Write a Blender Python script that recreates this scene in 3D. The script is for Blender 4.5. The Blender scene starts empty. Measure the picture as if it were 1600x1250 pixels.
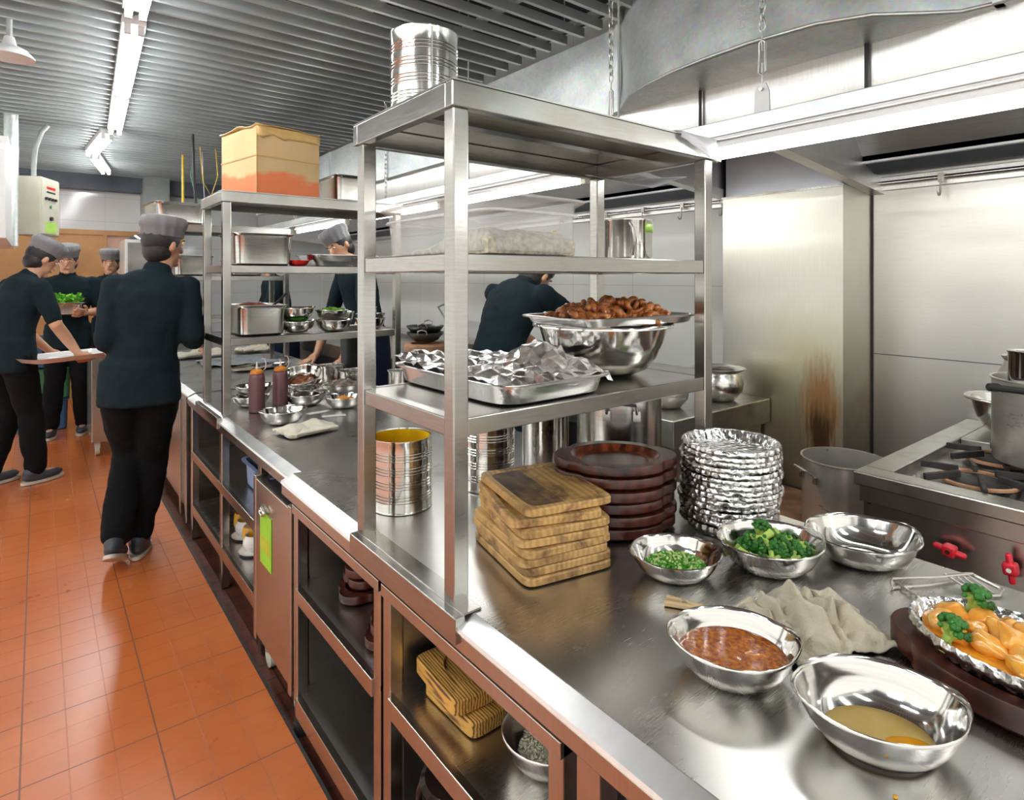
import bpy, bmesh, math, random
from mathutils import Vector, Matrix, noise
random.seed(7)
SC = bpy.context.scene
COL = SC.collection
pi = math.pi
R = math.radians

# ------------------------------------------------------------------ camera
EYE = 1.45
YAW = R(38.27)
FPX = 938.0
HOR = 435.0
FWD = Vector((math.sin(YAW), math.cos(YAW), 0)); RGT = Vector((math.cos(YAW), -math.sin(YAW), 0))
cam_d = bpy.data.cameras.new('camera'); cam = bpy.data.objects.new('camera', cam_d); COL.objects.link(cam)
cam.location = (0, 0, EYE); cam.rotation_euler = (R(90), 0, -YAW)
cam_d.sensor_fit = 'HORIZONTAL'; cam_d.sensor_width = 36.0; cam_d.lens = 36.0*FPX/1600.0
cam_d.shift_y = -(625-HOR)/1600.0
cam_d.clip_start = 0.05
SC.camera = cam

# ------------------------------------------------------------------ world, exposure
SC.view_settings.view_transform = 'Standard'; SC.view_settings.look = 'None'
SC.view_settings.gamma = 1.0; SC.view_settings.use_curve_mapping = False
SC.view_settings.exposure = 0.5
w = bpy.data.worlds.new('world'); SC.world = w; w.use_nodes = True
w.node_tree.nodes['Background'].inputs[0].default_value = (1.0, 0.98, 0.925, 1)
w.node_tree.nodes['Background'].inputs[1].default_value = 1.05
TUBE_HOOD = 18.0      # radiance of the hood tubes
TUBE_CEIL = 32.0      # radiance of the ceiling tubes
SC.cycles.max_bounces = 9; SC.cycles.glossy_bounces = 6; SC.cycles.transmission_bounces = 8
SC.cycles.sample_clamp_indirect = 6.0
SC.cycles.caustics_reflective = False; SC.cycles.caustics_refractive = False

# ------------------------------------------------------------------ helpers
def P(px, py, z):
    """world x, y of the photographed point that lies on the level plane z"""
    d = FPX*(EYE-z)/(py-HOR); l = (px-800)/FPX*d
    v = FWD*d + RGT*l
    return (v.x, v.y)

class MB:
    def __init__(s): s.v = []; s.f = []
    def add(s, vs, fs):
        o = len(s.v); s.v += [tuple(v) for v in vs]; s.f += [tuple(i+o for i in f) for f in fs]; return s
    def box(s, x0, x1, y0, y1, z0, z1):
        return s.add([(x0,y0,z0),(x1,y0,z0),(x1,y1,z0),(x0,y1,z0),(x0,y0,z1),(x1,y0,z1),(x1,y1,z1),(x0,y1,z1)],
                     [(3,2,1,0),(4,5,6,7),(0,1,5,4),(1,2,6,5),(2,3,7,6),(3,0,4,7)])
    def mbox(s, size, M):
        a, b, c = [k/2 for k in size]
        vs = [M @ Vector(p) for p in [(-a,-b,-c),(a,-b,-c),(a,b,-c),(-a,b,-c),(-a,-b,c),(a,-b,c),(a,b,c),(-a,b,c)]]
        return s.add(vs, [(3,2,1,0),(4,5,6,7),(0,1,5,4),(1,2,6,5),(2,3,7,6),(3,0,4,7)])
    def loft(s, rings, cap0=True, cap1=True, closed=True):
        n = len(rings[0]); vs = [p for r in rings for p in r]; fs = []
        for k in range(len(rings)-1):
            for i in range(n if closed else n-1):
                j = (i+1) % n
                fs.append((k*n+i, k*n+j, (k+1)*n+j, (k+1)*n+i))
        if cap0: fs.append(tuple(reversed(range(n))))
        if cap1: fs.append(tuple(range((len(rings)-1)*n, len(rings)*n)))
        return s.add(vs, fs)
    def tube(s, pts, r, n=10, closed=False, rr=None):
        pts = [Vector(p) for p in pts]; m = len(pts); rings = []
        up = None
        for i, p in enumerate(pts):
            a = pts[(i-1) % m] if (closed or i > 0) else p
            b = pts[(i+1) % m] if (closed or i < m-1) else p
            t = (b-a).normalized()
            if up is None:
                up = Vector((0,0,1)) if abs(t.z) < .9 else Vector((1,0,0))
            u = (up - t*up.dot(t))
            if u.length < 1e-6: u = t.orthogonal()
            u.normalize(); up = u; w_ = t.cross(u)
            q = rr[i] if rr else r
            rings.append([p + (u*math.cos(2*pi*k/n) + w_*math.sin(2*pi*k/n))*q for k in range(n)])
        if closed:
            return s.loft(rings+[rings[0]], False, False)
        return s.loft(rings)
    def cyl(s, p0, p1, r0, r1=None, n=24):
        return s.tube([p0, p1], r0, n, rr=[r0, r0 if r1 is None else r1])
    def rings(s, spec, n=56, c=(0,0), rot=0, fn=None, cap0=True, cap1=True):
        """vessel: spec = (a, b, z[, power]) level rings joined in order"""
        out = []
        for sp in spec:
            a, b, z = sp[:3]; e = sp[3] if len(sp) > 3 else 2
            ring = []
            for k in range(n):
                t = 2*pi*(k+.5)/n; ct, st = math.cos(t), math.sin(t)
                x = a*math.copysign(abs(ct)**(2/e), ct); y = b*math.copysign(abs(st)**(2/e), st); zz = z
                if fn: x, y, zz = fn(x, y, zz, t)
                ring.append((c[0]+x*math.cos(rot)-y*math.sin(rot), c[1]+x*math.sin(rot)+y*math.cos(rot), zz))
            out.append(ring)
        return s.loft(out, cap0, cap1)
    def build(s, name, mat, parent=None, smooth=True, bevel=0, loc=None, seg=2, ang=35, solid=0, sub=0, remesh=0, off=0):
        me = bpy.data.meshes.new(name); me.from_pydata(s.v, [], s.f)
        bm = bmesh.new(); bm.from_mesh(me)
        bmesh.ops.recalc_face_normals(bm, faces=bm.faces)
        bm.to_mesh(me); bm.free()
        if smooth:
            me.polygons.foreach_set('use_smooth', [True]*len(me.polygons))
            if not remesh: me.set_sharp_from_angle(angle=R(ang))
        me.materials.append(mat)
        o = bpy.data.objects.new(name, me); COL.objects.link(o)
        if parent: o.parent = parent
        if loc: o.location = loc
        if solid:
            m = o.modifiers.new('solid', 'SOLIDIFY'); m.thickness = solid; m.offset = off
        if remesh:
            m = o.modifiers.new('remesh', 'REMESH'); m.mode = 'VOXEL'; m.voxel_size = remesh; m.use_smooth_shade = True
            m = o.modifiers.new('smooth', 'SMOOTH'); m.iterations = 4; m.factor = .6
        if bevel:
            m = o.modifiers.new('bevel', 'BEVEL'); m.width = bevel; m.segments = seg; m.limit_method = 'ANGLE'; m.angle_limit = R(40)
        if sub:
            m = o.modifiers.new('sub', 'SUBSURF'); m.levels = sub; m.render_levels = sub
        return o

def tag(o, label, cat, group=None, kind=None):
    if label: o['label'] = label
    if cat: o['category'] = cat
    if group: o['group'] = group
    if kind: o['kind'] = kind
    return o
def thing(name, label, cat, loc=(0,0,0), rz=0, group=None):
    o = bpy.data.objects.new(name, None); COL.objects.link(o); o.empty_display_size = .05
    o.location = loc; o.rotation_euler = (0,0,rz)
    return tag(o, label, cat, group)
def dup(root, loc, rz=None, label=None, group=None, rot=None, scale=None):
    def cp(o, par):
        c = o.copy(); COL.objects.link(c)
        if par: c.parent = par
        for ch in list(o.children): cp(ch, c)
        return c
    r = cp(root, None); r.location = loc
    if rz is not None: r.rotation_euler = (0,0,rz)
    if rot is not None: r.rotation_euler = rot
    if scale: r.scale = scale if hasattr(scale, '__len__') else (scale,)*3
    if label: r['label'] = label
    if group: r['group'] = group
    return r
def struct(o): o['kind'] = 'structure'; return o
def T(x,y,z): return Matrix.Translation((x,y,z))
def RZ(a): return Matrix.Rotation(a,4,'Z')
def nz(x,y,z=0): return noise.noise(Vector((x,y,z)))

# ------------------------------------------------------------------ materials
class N:
    def __init__(s, name):
        s.m = bpy.data.materials.new(name); s.m.use_nodes = True; s.t = s.m.node_tree
        s.b = s.t.nodes['Principled BSDF']; s.tc = s.t.nodes.new('ShaderNodeTexCoord')
    def n(s, typ, **kw):
        x = s.t.nodes.new(typ)
        for k, v in kw.items():
            if hasattr(x, k) and k not in x.inputs: setattr(x, k, v)
            else: x.inputs[k].default_value = v
        return x
    def l(s, a, b): s.t.links.new(a, b)
    def map(s, scale=(1,1,1), rot=(0,0,0), loc=(0,0,0), src='Object'):
        x = s.t.nodes.new('ShaderNodeMapping'); x.inputs['Scale'].default_value = scale; x.inputs['Rotation'].default_value = rot
        x.inputs['Location'].default_value = loc
        s.l(s.tc.outputs[src], x.inputs['Vector']); return x.outputs[0]
    def noise(s, vec, scale=5, detail=3, rough=.5, dist=0):
        x = s.n('ShaderNodeTexNoise'); x.inputs['Scale'].default_value = scale; x.inputs['Detail'].default_value = detail
        x.inputs['Roughness'].default_value = rough; x.inputs['Distortion'].default_value = dist
        s.l(vec, x.inputs['Vector']); return x.outputs['Fac']
    def ramp(s, fac, stops):
        x = s.t.nodes.new('ShaderNodeValToRGB'); r = x.color_ramp
        while len(r.elements) < len(stops): r.elements.new(.5)
        for e, (p, c) in zip(r.elements, stops):
            e.position = p; e.color = (c if hasattr(c, '__len__') else (c,c,c)) if len(c if hasattr(c,'__len__') else (0,)) == 4 else (*(c if hasattr(c,'__len__') else (c,c,c)), 1)
        s.l(fac, x.inputs[0]); return x.outputs[0]
    def mix(s, fac, a, b, mode='MIX'):
        x = s.t.nodes.new('ShaderNodeMix'); x.data_type = 'RGBA'; x.blend_type = mode
        for val, sock in ((fac, x.inputs[0]), (a, x.inputs[6]), (b, x.inputs[7])):
            if hasattr(val, 'is_linked') or hasattr(val, 'links'): s.l(val, sock)
            else: sock.default_value = val if not hasattr(val,'__len__') else (*val, 1) if len(val) == 3 else val
        return x.outputs[2]
    def math(s, op, a, b=None, c=None):
        x = s.t.nodes.new('ShaderNodeMath'); x.operation = op
        for i, v in enumerate((a, b, c)):
            if v is None: continue
            if hasattr(v, 'links'): s.l(v, x.inputs[i])
            else: x.inputs[i].default_value = v
        return x.outputs[0]
    def bump(s, h, strength=.3, dist=.01):
        x = s.t.nodes.new('ShaderNodeBump'); x.inputs['Strength'].default_value = strength; x.inputs['Distance'].default_value = dist
        s.l(h, x.inputs['Height']); s.l(x.outputs[0], s.b.inputs['Normal'])
    def set(s, **kw):
        for k, v in kw.items():
            k = {'color':'Base Color','rough':'Roughness','metal':'Metallic','trans':'Transmission Weight','coat':'Coat Weight','ior':'IOR',
                 'emit':'Emission Color','estr':'Emission Strength','sheen':'Sheen Weight','sub':'Subsurface Weight','alpha':'Alpha','spec':'Specular IOR Level','aniso':'Anisotropic'}[k]
            i = s.b.inputs[k]
            if hasattr(v, 'links'): s.l(v, i)
            elif hasattr(v, '__len__') and len(v) == 3: i.default_value = (*v, 1)
            else: i.default_value = v
        return s

def plain(name, color, rough=.5, metal=0, var=.12, scale=12, bump=0, bscale=60, **kw):
    s = N(name); v = s.map(); f = s.noise(v, scale, 4)
    lo = [max(0, c*(1-var)) for c in color]; hi = [min(1, c*(1+var)) for c in color]
    s.set(color=s.ramp(f, [(.3, lo), (.7, hi)]), rough=rough, metal=metal, **kw)
    if bump: s.bump(s.noise(v, bscale, 4), bump, .004)
    return s.m
def steel(name, color=(.62,.61,.585), r0=.2, r1=.36, stretch=(2,60,2), dirt=0, bump=.02, dirtcol=(.30,.25,.17), dscale=3):
    s = N(name); v = s.map(stretch); f = s.noise(v, 5, 5, .6); g = s.noise(s.map(), 2.5, 5, .6)
    c = s.ramp(f, [(.25, [k*.88 for k in color]), (.75, [min(1,k*1.08) for k in color])])
    c = s.mix(s.ramp(g, [(.3, 0), (.75, .28)]), c, [k*.62 for k in color])
    if dirt:
        h = s.noise(s.map(), dscale, 6, .65)
        c = s.mix(s.ramp(h, [(.5, 0), (.72, dirt)]), c, dirtcol)
    rr = s.math('ADD', s.math('MULTIPLY', f, (r1-r0)*.6), s.math('MULTIPLY', g, (r1-r0)*.8))
    rr = s.math('ADD', rr, r0-.05)
    s.set(color=c, rough=rr, metal=1)
    if bump: s.bump(f, bump, .002)
    return s.m

M = {}
M['frame'] = steel('steel_tube_frame', (.41,.40,.375), .14, .32, (3,3,40), dirt=.5, dirtcol=(.24,.17,.09), dscale=2.2)
M['shelf'] = steel('steel_shelf_sheet', (.50,.485,.45), .16, .32, (60,3,3), dirt=.35)
M['lipedge'] = steel('steel_worktop_edge', (.90,.90,.88), .34, .46, (2,3,2))
M['apron'] = steel('steel_cabinet_front', (.54,.50,.45), .2, .3, (2,40,2))
M['bowl'] = steel('steel_bowl_polished', (.72,.71,.68), .08, .2, (2,2,30))
M['pan'] = steel('steel_pan_satin', (.66,.65,.62), .16, .3, (2,2,25))
M['pot'] = steel('steel_stock_pot', (.60,.58,.53), .26, .38, (2,2,6), dirt=.3, dirtcol=(.2,.12,.05), dscale=4, bump=0); M['pot'].node_tree.nodes['Principled BSDF'].inputs['Metallic'].default_value = .7
M['tin'] = steel('tin_can_metal', (.80,.79,.75), .1, .2, (2,2,14))
M['range'] = steel('steel_range_panel', (.52,.50,.47), .26, .38, (2,3,3), dirt=0)
M['rangetop'] = steel('steel_range_top', (.60,.60,.56), .25, .42, (30,2,2), dirt=.6, dirtcol=(.15,.12,.08), dscale=5)
M['chain'] = plain('zinc_chain', (.62,.62,.60), .35, 1)
M['alu'] = steel('aluminium_tray', (.74,.74,.73), .2, .34, (3,20,3))
M['darkmetal'] = plain('black_iron', (.035,.032,.031), .5, .15, .4, 20, .3)
M['darkwok'] = plain('blackened_wok_steel', (.12,.12,.12), .3, .9, .4, 9)

def worktop():
    s = N('steel_worktop_scratched')
    v = s.map(); f = s.noise(v, 2.2, 6, .6)
    sc1 = s.noise(s.map((6,240,1), (0,0,.45)), 3, 2, .5); sc2 = s.noise(s.map((4,160,1), (0,0,-.75)), 3, 2, .5)
    sm = s.math('MULTIPLY', s.math('ADD', sc1, sc2), .5)
    c = s.ramp(f, [(.25, (.58,.575,.55)), (.75, (.72,.715,.69))])
    c = s.mix(s.ramp(sm, [(.52, 0), (.68, .14)]), c, (.85,.84,.80))
    r = s.math('ADD', s.math('MULTIPLY', f, .14), s.math('MULTIPLY', sm, .05)); r = s.math('ADD', r, .19)
    s.set(color=c, rough=r, metal=1)
    return s.m
M['worktop'] = worktop()

def galv():
    s = N('galvanised_duct_sheet'); v = s.map()
    vo = s.n('ShaderNodeTexVoronoi'); vo.inputs['Scale'].default_value = 70; s.l(v, vo.inputs['Vector'])
    g = s.noise(v, 3, 5, .6)
    c = s.mix(.3, s.ramp(g, [(.3, (.60,.645,.635)), (.7, (.80,.83,.81))]), vo.outputs['Color'], 'SOFT_LIGHT')
    s.set(color=c, rough=s.math('ADD', s.math('MULTIPLY', g, .2), .32), metal=.85)
    s.bump(s.noise(v, 2.0, 2), .5, .05)
    return s.m
M['galv'] = galv()
M['hoodwhite'] = steel('hood_pale_steel', (.80,.79,.76), .3, .45, (2,30,2), dirt=.15)
M['hoodin'] = steel('hood_inner_steel', (.74,.745,.75), .34, .5, (30,2,2))
M['hooddark'] = plain('hood_filter_slot', (.10,.11,.13), .5, .5)

def floor_mat():
    s = N('quarry_tile_floor'); 
    def grid(wx, wy, ox, oy, mw):
        sep = s.t.nodes.new('ShaderNodeSeparateXYZ'); s.l(s.tc.outputs['Object'], sep.inputs[0])
        out = []
        for ch, w_, o in ((0, wx, ox), (1, wy, oy)):
            q = s.math('DIVIDE', s.math('SUBTRACT', sep.outputs[ch], o), w_)
            fr = s.math('FRACT', q); a = s.math('ABSOLUTE', s.math('SUBTRACT', fr, .5))
            out.append(s.math('GREATER_THAN', a, .5-mw/w_/2))
        return s.math('MAXIMUM', *out)
    big = grid(.34, .313, -.042, .0125, .005)
    small = grid(.34/3, .313/3, -.042, .0125, .0045)
    v = s.map(); f = s.noise(v, 1.6, 5, .6); g = s.noise(v, 9, 5, .6)
    c = s.ramp(f, [(.3, (.50,.115,.020)), (.7, (.61,.165,.036))])
    c = s.mix(s.ramp(g, [(.55, 0), (.8, .35)]), c, (.36,.07,.015))
    c = s.mix(s.math('MULTIPLY', small, .45), c, (.33,.10,.045))
    c = s.mix(s.math('MULTIPLY', big, .8), c, (.12,.04,.02))
    r = s.math('ADD', s.math('MULTIPLY', f, .2), .2)
    r = s.math('ADD', r, s.math('MULTIPLY', small, .3))
    s.set(color=c, rough=r); s.b.inputs['Coat Weight'].default_value = .6; s.b.inputs['Coat Roughness'].default_value = .26
    h = s.math('SUBTRACT', s.math('MULTIPLY', s.noise(v, 4, 3), .10), s.math('ADD', small, big))
    s.bump(h, .35, .004)
    return s.m
M['floor'] = floor_mat()
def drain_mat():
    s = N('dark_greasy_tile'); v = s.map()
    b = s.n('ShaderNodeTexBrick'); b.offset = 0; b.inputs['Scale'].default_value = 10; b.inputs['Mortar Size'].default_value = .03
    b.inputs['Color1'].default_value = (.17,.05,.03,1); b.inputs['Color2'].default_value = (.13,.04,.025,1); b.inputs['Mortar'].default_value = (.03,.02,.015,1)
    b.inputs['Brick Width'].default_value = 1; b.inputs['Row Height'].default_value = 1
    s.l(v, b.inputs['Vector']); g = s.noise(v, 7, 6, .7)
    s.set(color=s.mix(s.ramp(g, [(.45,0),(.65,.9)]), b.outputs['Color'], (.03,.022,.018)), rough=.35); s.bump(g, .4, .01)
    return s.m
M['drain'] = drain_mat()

def tilewall(name, w_, h_, col, mort=(.45,.45,.43), rough=.12, axis='y', ms=.004, metal=0):
    s = N(name)
    sep = s.t.nodes.new('ShaderNodeSeparateXYZ'); s.l(s.tc.outputs['Object'], sep.inputs[0])
    out = []
    for ch, q in ((0 if axis == 'x' else 1, w_), (2, h_)):
        fr = s.math('FRACT', s.math('DIVIDE', s.math('ADD', sep.outputs[ch], 20.05), q))
        out.append(s.math('GREATER_THAN', s.math('ABSOLUTE', s.math('SUBTRACT', fr, .5)), .5-ms/q/2))
    m_ = s.math('MAXIMUM', *out); f = s.noise(s.map(), 3, 4)
    s.set(color=s.mix(s.math('MULTIPLY', m_, .7), s.ramp(f, [(.3, [k*.95 for k in col]), (.7, col)]), mort), rough=rough, metal=metal)
    s.bump(s.math('SUBTRACT', s.math('MULTIPLY', s.noise(s.map(), 2.5, 2), .6), m_), .12, .01)
    return s.m
M['walltile'] = tilewall('white_glazed_wall_tile', .45, .30, (.78,.79,.78), axis='x')
M['walltile_y'] = tilewall('pale_wall_panel_tile', .62, .55, (.66,.66,.62), axis='y', rough=.25, mort=(.35,.34,.3), ms=.005)
def wall_steel(name, col, stain=None, stretch=(2,2,40), r=.3):
    s = N(name); f = s.noise(s.map(stretch), 5, 5, .65); g = s.noise(s.map(), 1.8, 5, .6)
    c = s.ramp(f, [(.25, [k*.93 for k in col]), (.75, [min(1, k*1.05) for k in col])])
    c = s.mix(s.ramp(g, [(.35,0),(.8,.2)]), c, [k*.7 for k in col])
    if stain:
        y, z0, sy, sz = stain
        sep = s.t.nodes.new('ShaderNodeSeparateXYZ'); s.l(s.tc.outputs['Object'], sep.inputs[0])
        hh = s.noise(s.map((2,34,3.5)), 2, 6, .65); lo = s.noise(s.map(), 6, 5)
        def blob(yc, zc, wy, wz):
            a = s.math('POWER', s.math('DIVIDE', s.math('SUBTRACT', sep.outputs[1], yc), wy), 2)
            b = s.math('POWER', s.math('DIVIDE', s.math('SUBTRACT', sep.outputs[2], zc), wz), 2)
            return s.math('SUBTRACT', 1, s.math('SQRT', s.math('ADD', a, b)))
        ye = s.math('ADD', blob(y+.1, z0+.08, .38, .62), s.math('MULTIPLY', s.math('SUBTRACT', lo, .5), .6))
        c = s.mix(s.ramp(ye, [(.0,0),(.6,.5)]), c, (.38,.33,.13))
        og = s.math('ADD', blob(y, z0+.06, sy*1.15, sz), s.math('MULTIPLY', s.math('SUBTRACT', hh, .5), .9))
        c = s.mix(s.ramp(og, [(.05,0),(.55,.85)]), c, (.27,.115,.018))
        bk = s.math('ADD', blob(y, z0-.04, sy*.8, sz*.6), s.math('MULTIPLY', s.math('SUBTRACT', hh, .5), 1.5))
        c = s.mix(s.ramp(bk, [(.1,0),(.65,.92)]), c, (.05,.025,.012))
        s.set(metal=s.ramp(og, [(.1,.9),(.5,.35)]))
    else: s.set(metal=.9)
    s.set(color=c, rough=s.math('ADD', s.math('MULTIPLY', f, .18), r)); s.bump(f, .03, .002)
    return s.m
M['backsteel'] = wall_steel('brushed_steel_splashback', (.66,.65,.60), stretch=(2,2.0,40), r=.3)
M['column'] = wall_steel('stained_steel_cladding', (.55,.54,.475), stain=(1.40,.72,.115,.34), stretch=(2,40,2), r=.26)
M['board'] = plain('pale_blue_board', (.80,.84,.90), .45, 0, .04)
M['beam'] = plain('blue_grey_painted_beam', (.105,.13,.16), .55, 0, .15)
M['slat'] = plain('grey_aluminium_slat', (.52,.565,.56), .32, .6, .12, 3)
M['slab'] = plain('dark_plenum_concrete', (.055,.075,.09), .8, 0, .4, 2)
M['pipe'] = plain('grey_pipe', (.42,.44,.43), .45, .3)
M['white'] = plain('white_enamel', (.78,.79,.78), .3, 0, .04)
M['beige'] = plain('beige_enamel', (.62,.60,.48), .4, 0, .05)
M['doorwood'] = plain('orange_wood_door', (.52,.27,.10), .4, 0, .2, 3)
M['pinkwall'] = plain('pink_plaster_beyond_door', (.75,.48,.36), .7, 0, .06)
M['concrete'] = plain('grey_pillar_paint', (.30,.33,.31), .6, 0, .1)
M['black'] = plain('black_rubber', (.02,.02,.02), .55, 0, .3)
M['yellow'] = plain('yellow_pipe_plastic', (.75,.50,.05), .4)
M['red'] = plain('red_plastic_knob', (.70,.02,.04), .3, 0, .1)
M['redtape'] = plain('red_band', (.75,.02,.015), .35)
M['green'] = plain('green_sticker', (.28,.62,.03), .35, 0, .08)
M['orange'] = plain('orange_sticker', (.80,.30,.02), .4)
M['paper'] = plain('white_paper', (.85,.85,.82), .6, 0, .03)
M['lime'] = plain('lime_sticker', (.45,.75,.12), .4)
M['reflect_band'] = plain('green_band_with_reflection', (.42,.48,.03), .4)  # orange reflection painted into the green band of the cabinet label
M['bwhite'] = plain('white_porcelain', (.85,.85,.83), .1, 0, .02, coat=.5)
def glowm(name, col, st):
    s = N(name); s.set(color=(.9,.9,.9), emit=col, estr=st); return s.m
M['tube_hood'] = glowm('lit_hood_tube', (1,.99,.965), TUBE_HOOD)
M['tube_ceil'] = glowm('lit_ceiling_tube', (.97,.985,1), TUBE_CEIL)

def boardwood(name, light, mid, char, burn=.5, ring=14, sc=1.0, st=(.2,.7)):
    s = N(name); v = s.map((1,1,1))
    w1 = s.n('ShaderNodeTexWave'); w1.bands_direction = 'X'; w1.inputs['Scale'].default_value = ring; w1.inputs['Distortion'].default_value = 6
    w1.inputs['Detail'].default_value = 3; w1.inputs['Detail Scale'].default_value = 1.2
    s.l(s.map((1,.12,1)), w1.inputs['Vector'])
    oi = s.t.nodes.new('ShaderNodeObjectInfo')
    comb = s.t.nodes.new('ShaderNodeCombineXYZ'); s.l(s.math('MULTIPLY', oi.outputs['Random'], 40), comb.inputs[0]); s.l(s.math('MULTIPLY', oi.outputs['Random'], 17), comb.inputs[2])
    va = s.t.nodes.new('ShaderNodeVectorMath'); va.operation = 'ADD'; s.l(s.tc.outputs['Object'], va.inputs[0]); s.l(comb.outputs[0], va.inputs[1])
    g = s.noise(va.outputs[0], 9*sc, 6, .65, .6)
    c = s.ramp(w1.outputs['Fac'], [(st[0], mid), (st[1], light)])
    c = s.mix(s.ramp(g, [(burn, 0), (burn+.17, .92)]), c, char)
    s.set(color=c, rough=.55); s.bump(g, .12, .002)
    return s.m
M['boardwood'] = boardwood('scorched_pine_board', (.66,.42,.17), (.56,.33,.11), (.13,.06,.022), .47, 22)
M['boardtop'] = boardwood('scorched_board_recess', (.60,.37,.13), (.47,.26,.075), (.05,.022,.01), .44, 14, .8)

M['boardtop2'] = boardwood('half_burnt_board_recess', (.60,.37,.13), (.47,.26,.075), (.05,.022,.01), .44, 14, .8)
def halfburn():
    m = M['boardtop2']; nt = m.node_tree; b = nt.nodes['Principled BSDF']; src = b.inputs['Base Color'].links[0].from_socket
    tc = nt.nodes.new('ShaderNodeTexCoord'); sp = nt.nodes.new('ShaderNodeSeparateXYZ'); nt.links.new(tc.outputs['Object'], sp.inputs[0])
    no = nt.nodes.new('ShaderNodeTexNoise'); no.inputs['Scale'].default_value = 22; no.inputs['Detail'].default_value = 5; nt.links.new(tc.outputs['Object'], no.inputs['Vector'])
    lt = nt.nodes.new('ShaderNodeMath'); lt.operation = 'LESS_THAN'; lt.inputs[1].default_value = -.006; nt.links.new(sp.outputs[0], lt.inputs[0])
    rp = nt.nodes.new('ShaderNodeValToRGB'); rp.color_ramp.elements[0].position = .36; rp.color_ramp.elements[0].color = (.55,.55,.55,1); rp.color_ramp.elements[1].position = .62; rp.color_ramp.elements[1].color = (.97,.97,.97,1); nt.links.new(no.outputs['Fac'], rp.inputs[0])
    mu = nt.nodes.new('ShaderNodeMath'); mu.operation = 'MULTIPLY'; nt.links.new(lt.outputs[0], mu.inputs[0]); nt.links.new(rp.outputs[0], mu.inputs[1])
    mx = nt.nodes.new('ShaderNodeMix'); mx.data_type = 'RGBA'; nt.links.new(mu.outputs[0], mx.inputs[0]); nt.links.new(src, mx.inputs[6]); mx.inputs[7].default_value = (.055,.03,.022,1); nt.links.new(mx.outputs[2], b.inputs['Base Color'])
halfburn()
M['firedwood'] = boardwood('flame_striped_wood', (.66,.36,.08), (.11,.04,.012), (.05,.02,.01), .66, 44, st=(.05,.5))
M['redwood'] = boardwood('dark_red_lacquered_wood', (.085,.020,.011), (.055,.013,.008), (.010,.005,.004), .5, 9)
M['redwood_in'] = boardwood('worn_red_wood_hollow', (.30,.07,.022), (.18,.038,.014), (.012,.006,.004), .44, 9)
for k in ('redwood','redwood_in'): M[k].node_tree.nodes['Principled BSDF'].inputs['Roughness'].default_value = .28
M['carved'] = plain('black_carved_wood', (.022,.010,.008), .2, 0, .3)

def foilm():
    s = N('crumpled_foil'); v = s.map()
    vo = s.n('ShaderNodeTexVoronoi'); vo.inputs['Scale'].default_value = 55; s.l(v, vo.inputs['Vector'])
    a = s.noise(v, 60, 4, .6); h = s.math('ADD', vo.outputs['Distance'], s.math('MULTIPLY', a, .6))
    s.set(color=(.86,.86,.86), rough=.2, metal=1); s.bump(h, .9, .006)
    return s.m
M['foil'] = foilm()
def foil2():
    s = N('foil_sheet'); v = s.map()
    vo = s.n('ShaderNodeTexVoronoi'); vo.inputs['Scale'].default_value = 16; s.l(v, vo.inputs['Vector'])
    s.set(color=(.92,.92,.92), rough=.27, metal=1); s.bump(s.math('ADD', vo.outputs['Distance'], s.math('MULTIPLY', s.noise(v, 30, 2), .3)), .6, .015)
    return s.m
M['foilsheet'] = foil2()
def glass(name, col=(1,1,1), rough=.05, ior=1.2, alpha=None):
    s = N(name); s.set(color=col, rough=rough, trans=1, ior=ior); return s.m
M['clear'] = plain('clear_polycarbonate', (.80,.81,.80), .12, 0, .04, 6, alpha=.26)
M['clear_rim'] = plain('clear_rim_plastic', (.85,.86,.85), .12, 0, .03, 6, alpha=.6)
M['film'] = glass('cling_film', (.97,.97,.97), .15, 1.05)
M['sheet'] = plain('thin_plastic_sheet', (.80,.80,.84), .3, 0, .03, alpha=.55)
M['amber'] = plain('amber_glass', (.85,.45,.03), .08, 0, .1, alpha=.6)
def sauce(name, c1, c2, rough=.12, sc=60, bump=.5):
    s = N(name); v = s.map(); f = s.noise(v, sc, 4, .6)
    s.set(color=s.ramp(f, [(.4, c1), (.62, c2)]), rough=rough, coat=.6); s.bump(f, bump, .006); return s.m
M['sauce'] = sauce('brown_chilli_sauce', (.30,.060,.002), (.66,.20,.008), .12, 110, .7)
M['egg'] = sauce('thin_yellow_egg_wash', (.66,.45,.14), (.76,.56,.22), .08, 8, .05)
M['yolk'] = sauce('orange_yolk', (.85,.36,.01), (.88,.42,.02), .08, 8, .05)
M['orangesauce'] = sauce('glossy_orange_sauce', (.82,.28,.01), (.88,.38,.03), .15, 12, .2)
M['chicken'] = sauce('orange_glazed_chicken', (.85,.36,.04), (.90,.50,.10), .2, 30, .25)
M['shrimp'] = sauce('fried_shrimp', (.34,.08,.014), (.80,.31,.08), .35, 30, .5)
M['scallion'] = plain('chopped_green_scallion', (.06,.28,.02), .4, 0, .3, 40)
M['scallionpale'] = plain('pale_scallion', (.50,.65,.22), .4, 0, .2, 40)
M['broc'] = plain('broccoli_floret_green', (.025,.15,.012), .5, 0, .6, 40, .8, 170)
M['brocstem'] = plain('broccoli_stem_green', (.42,.58,.12), .4, 0, .2, 20)
M['rice'] = plain('cooked_rice', (.62,.55,.40), .6, 0, .5, 70, .9, 130)
M['ricegrain'] = plain('raw_rice', (.92,.87,.68), .6, 0, .08, 60, .25, 170)
M['meat'] = sauce('marinated_red_meat', (.30,.03,.02), (.65,.22,.16), .3, 40, .6)
M['brownmeat'] = sauce('brown_braised_meat', (.16,.04,.012), (.35,.12,.04), .25, 50, .6)
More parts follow.
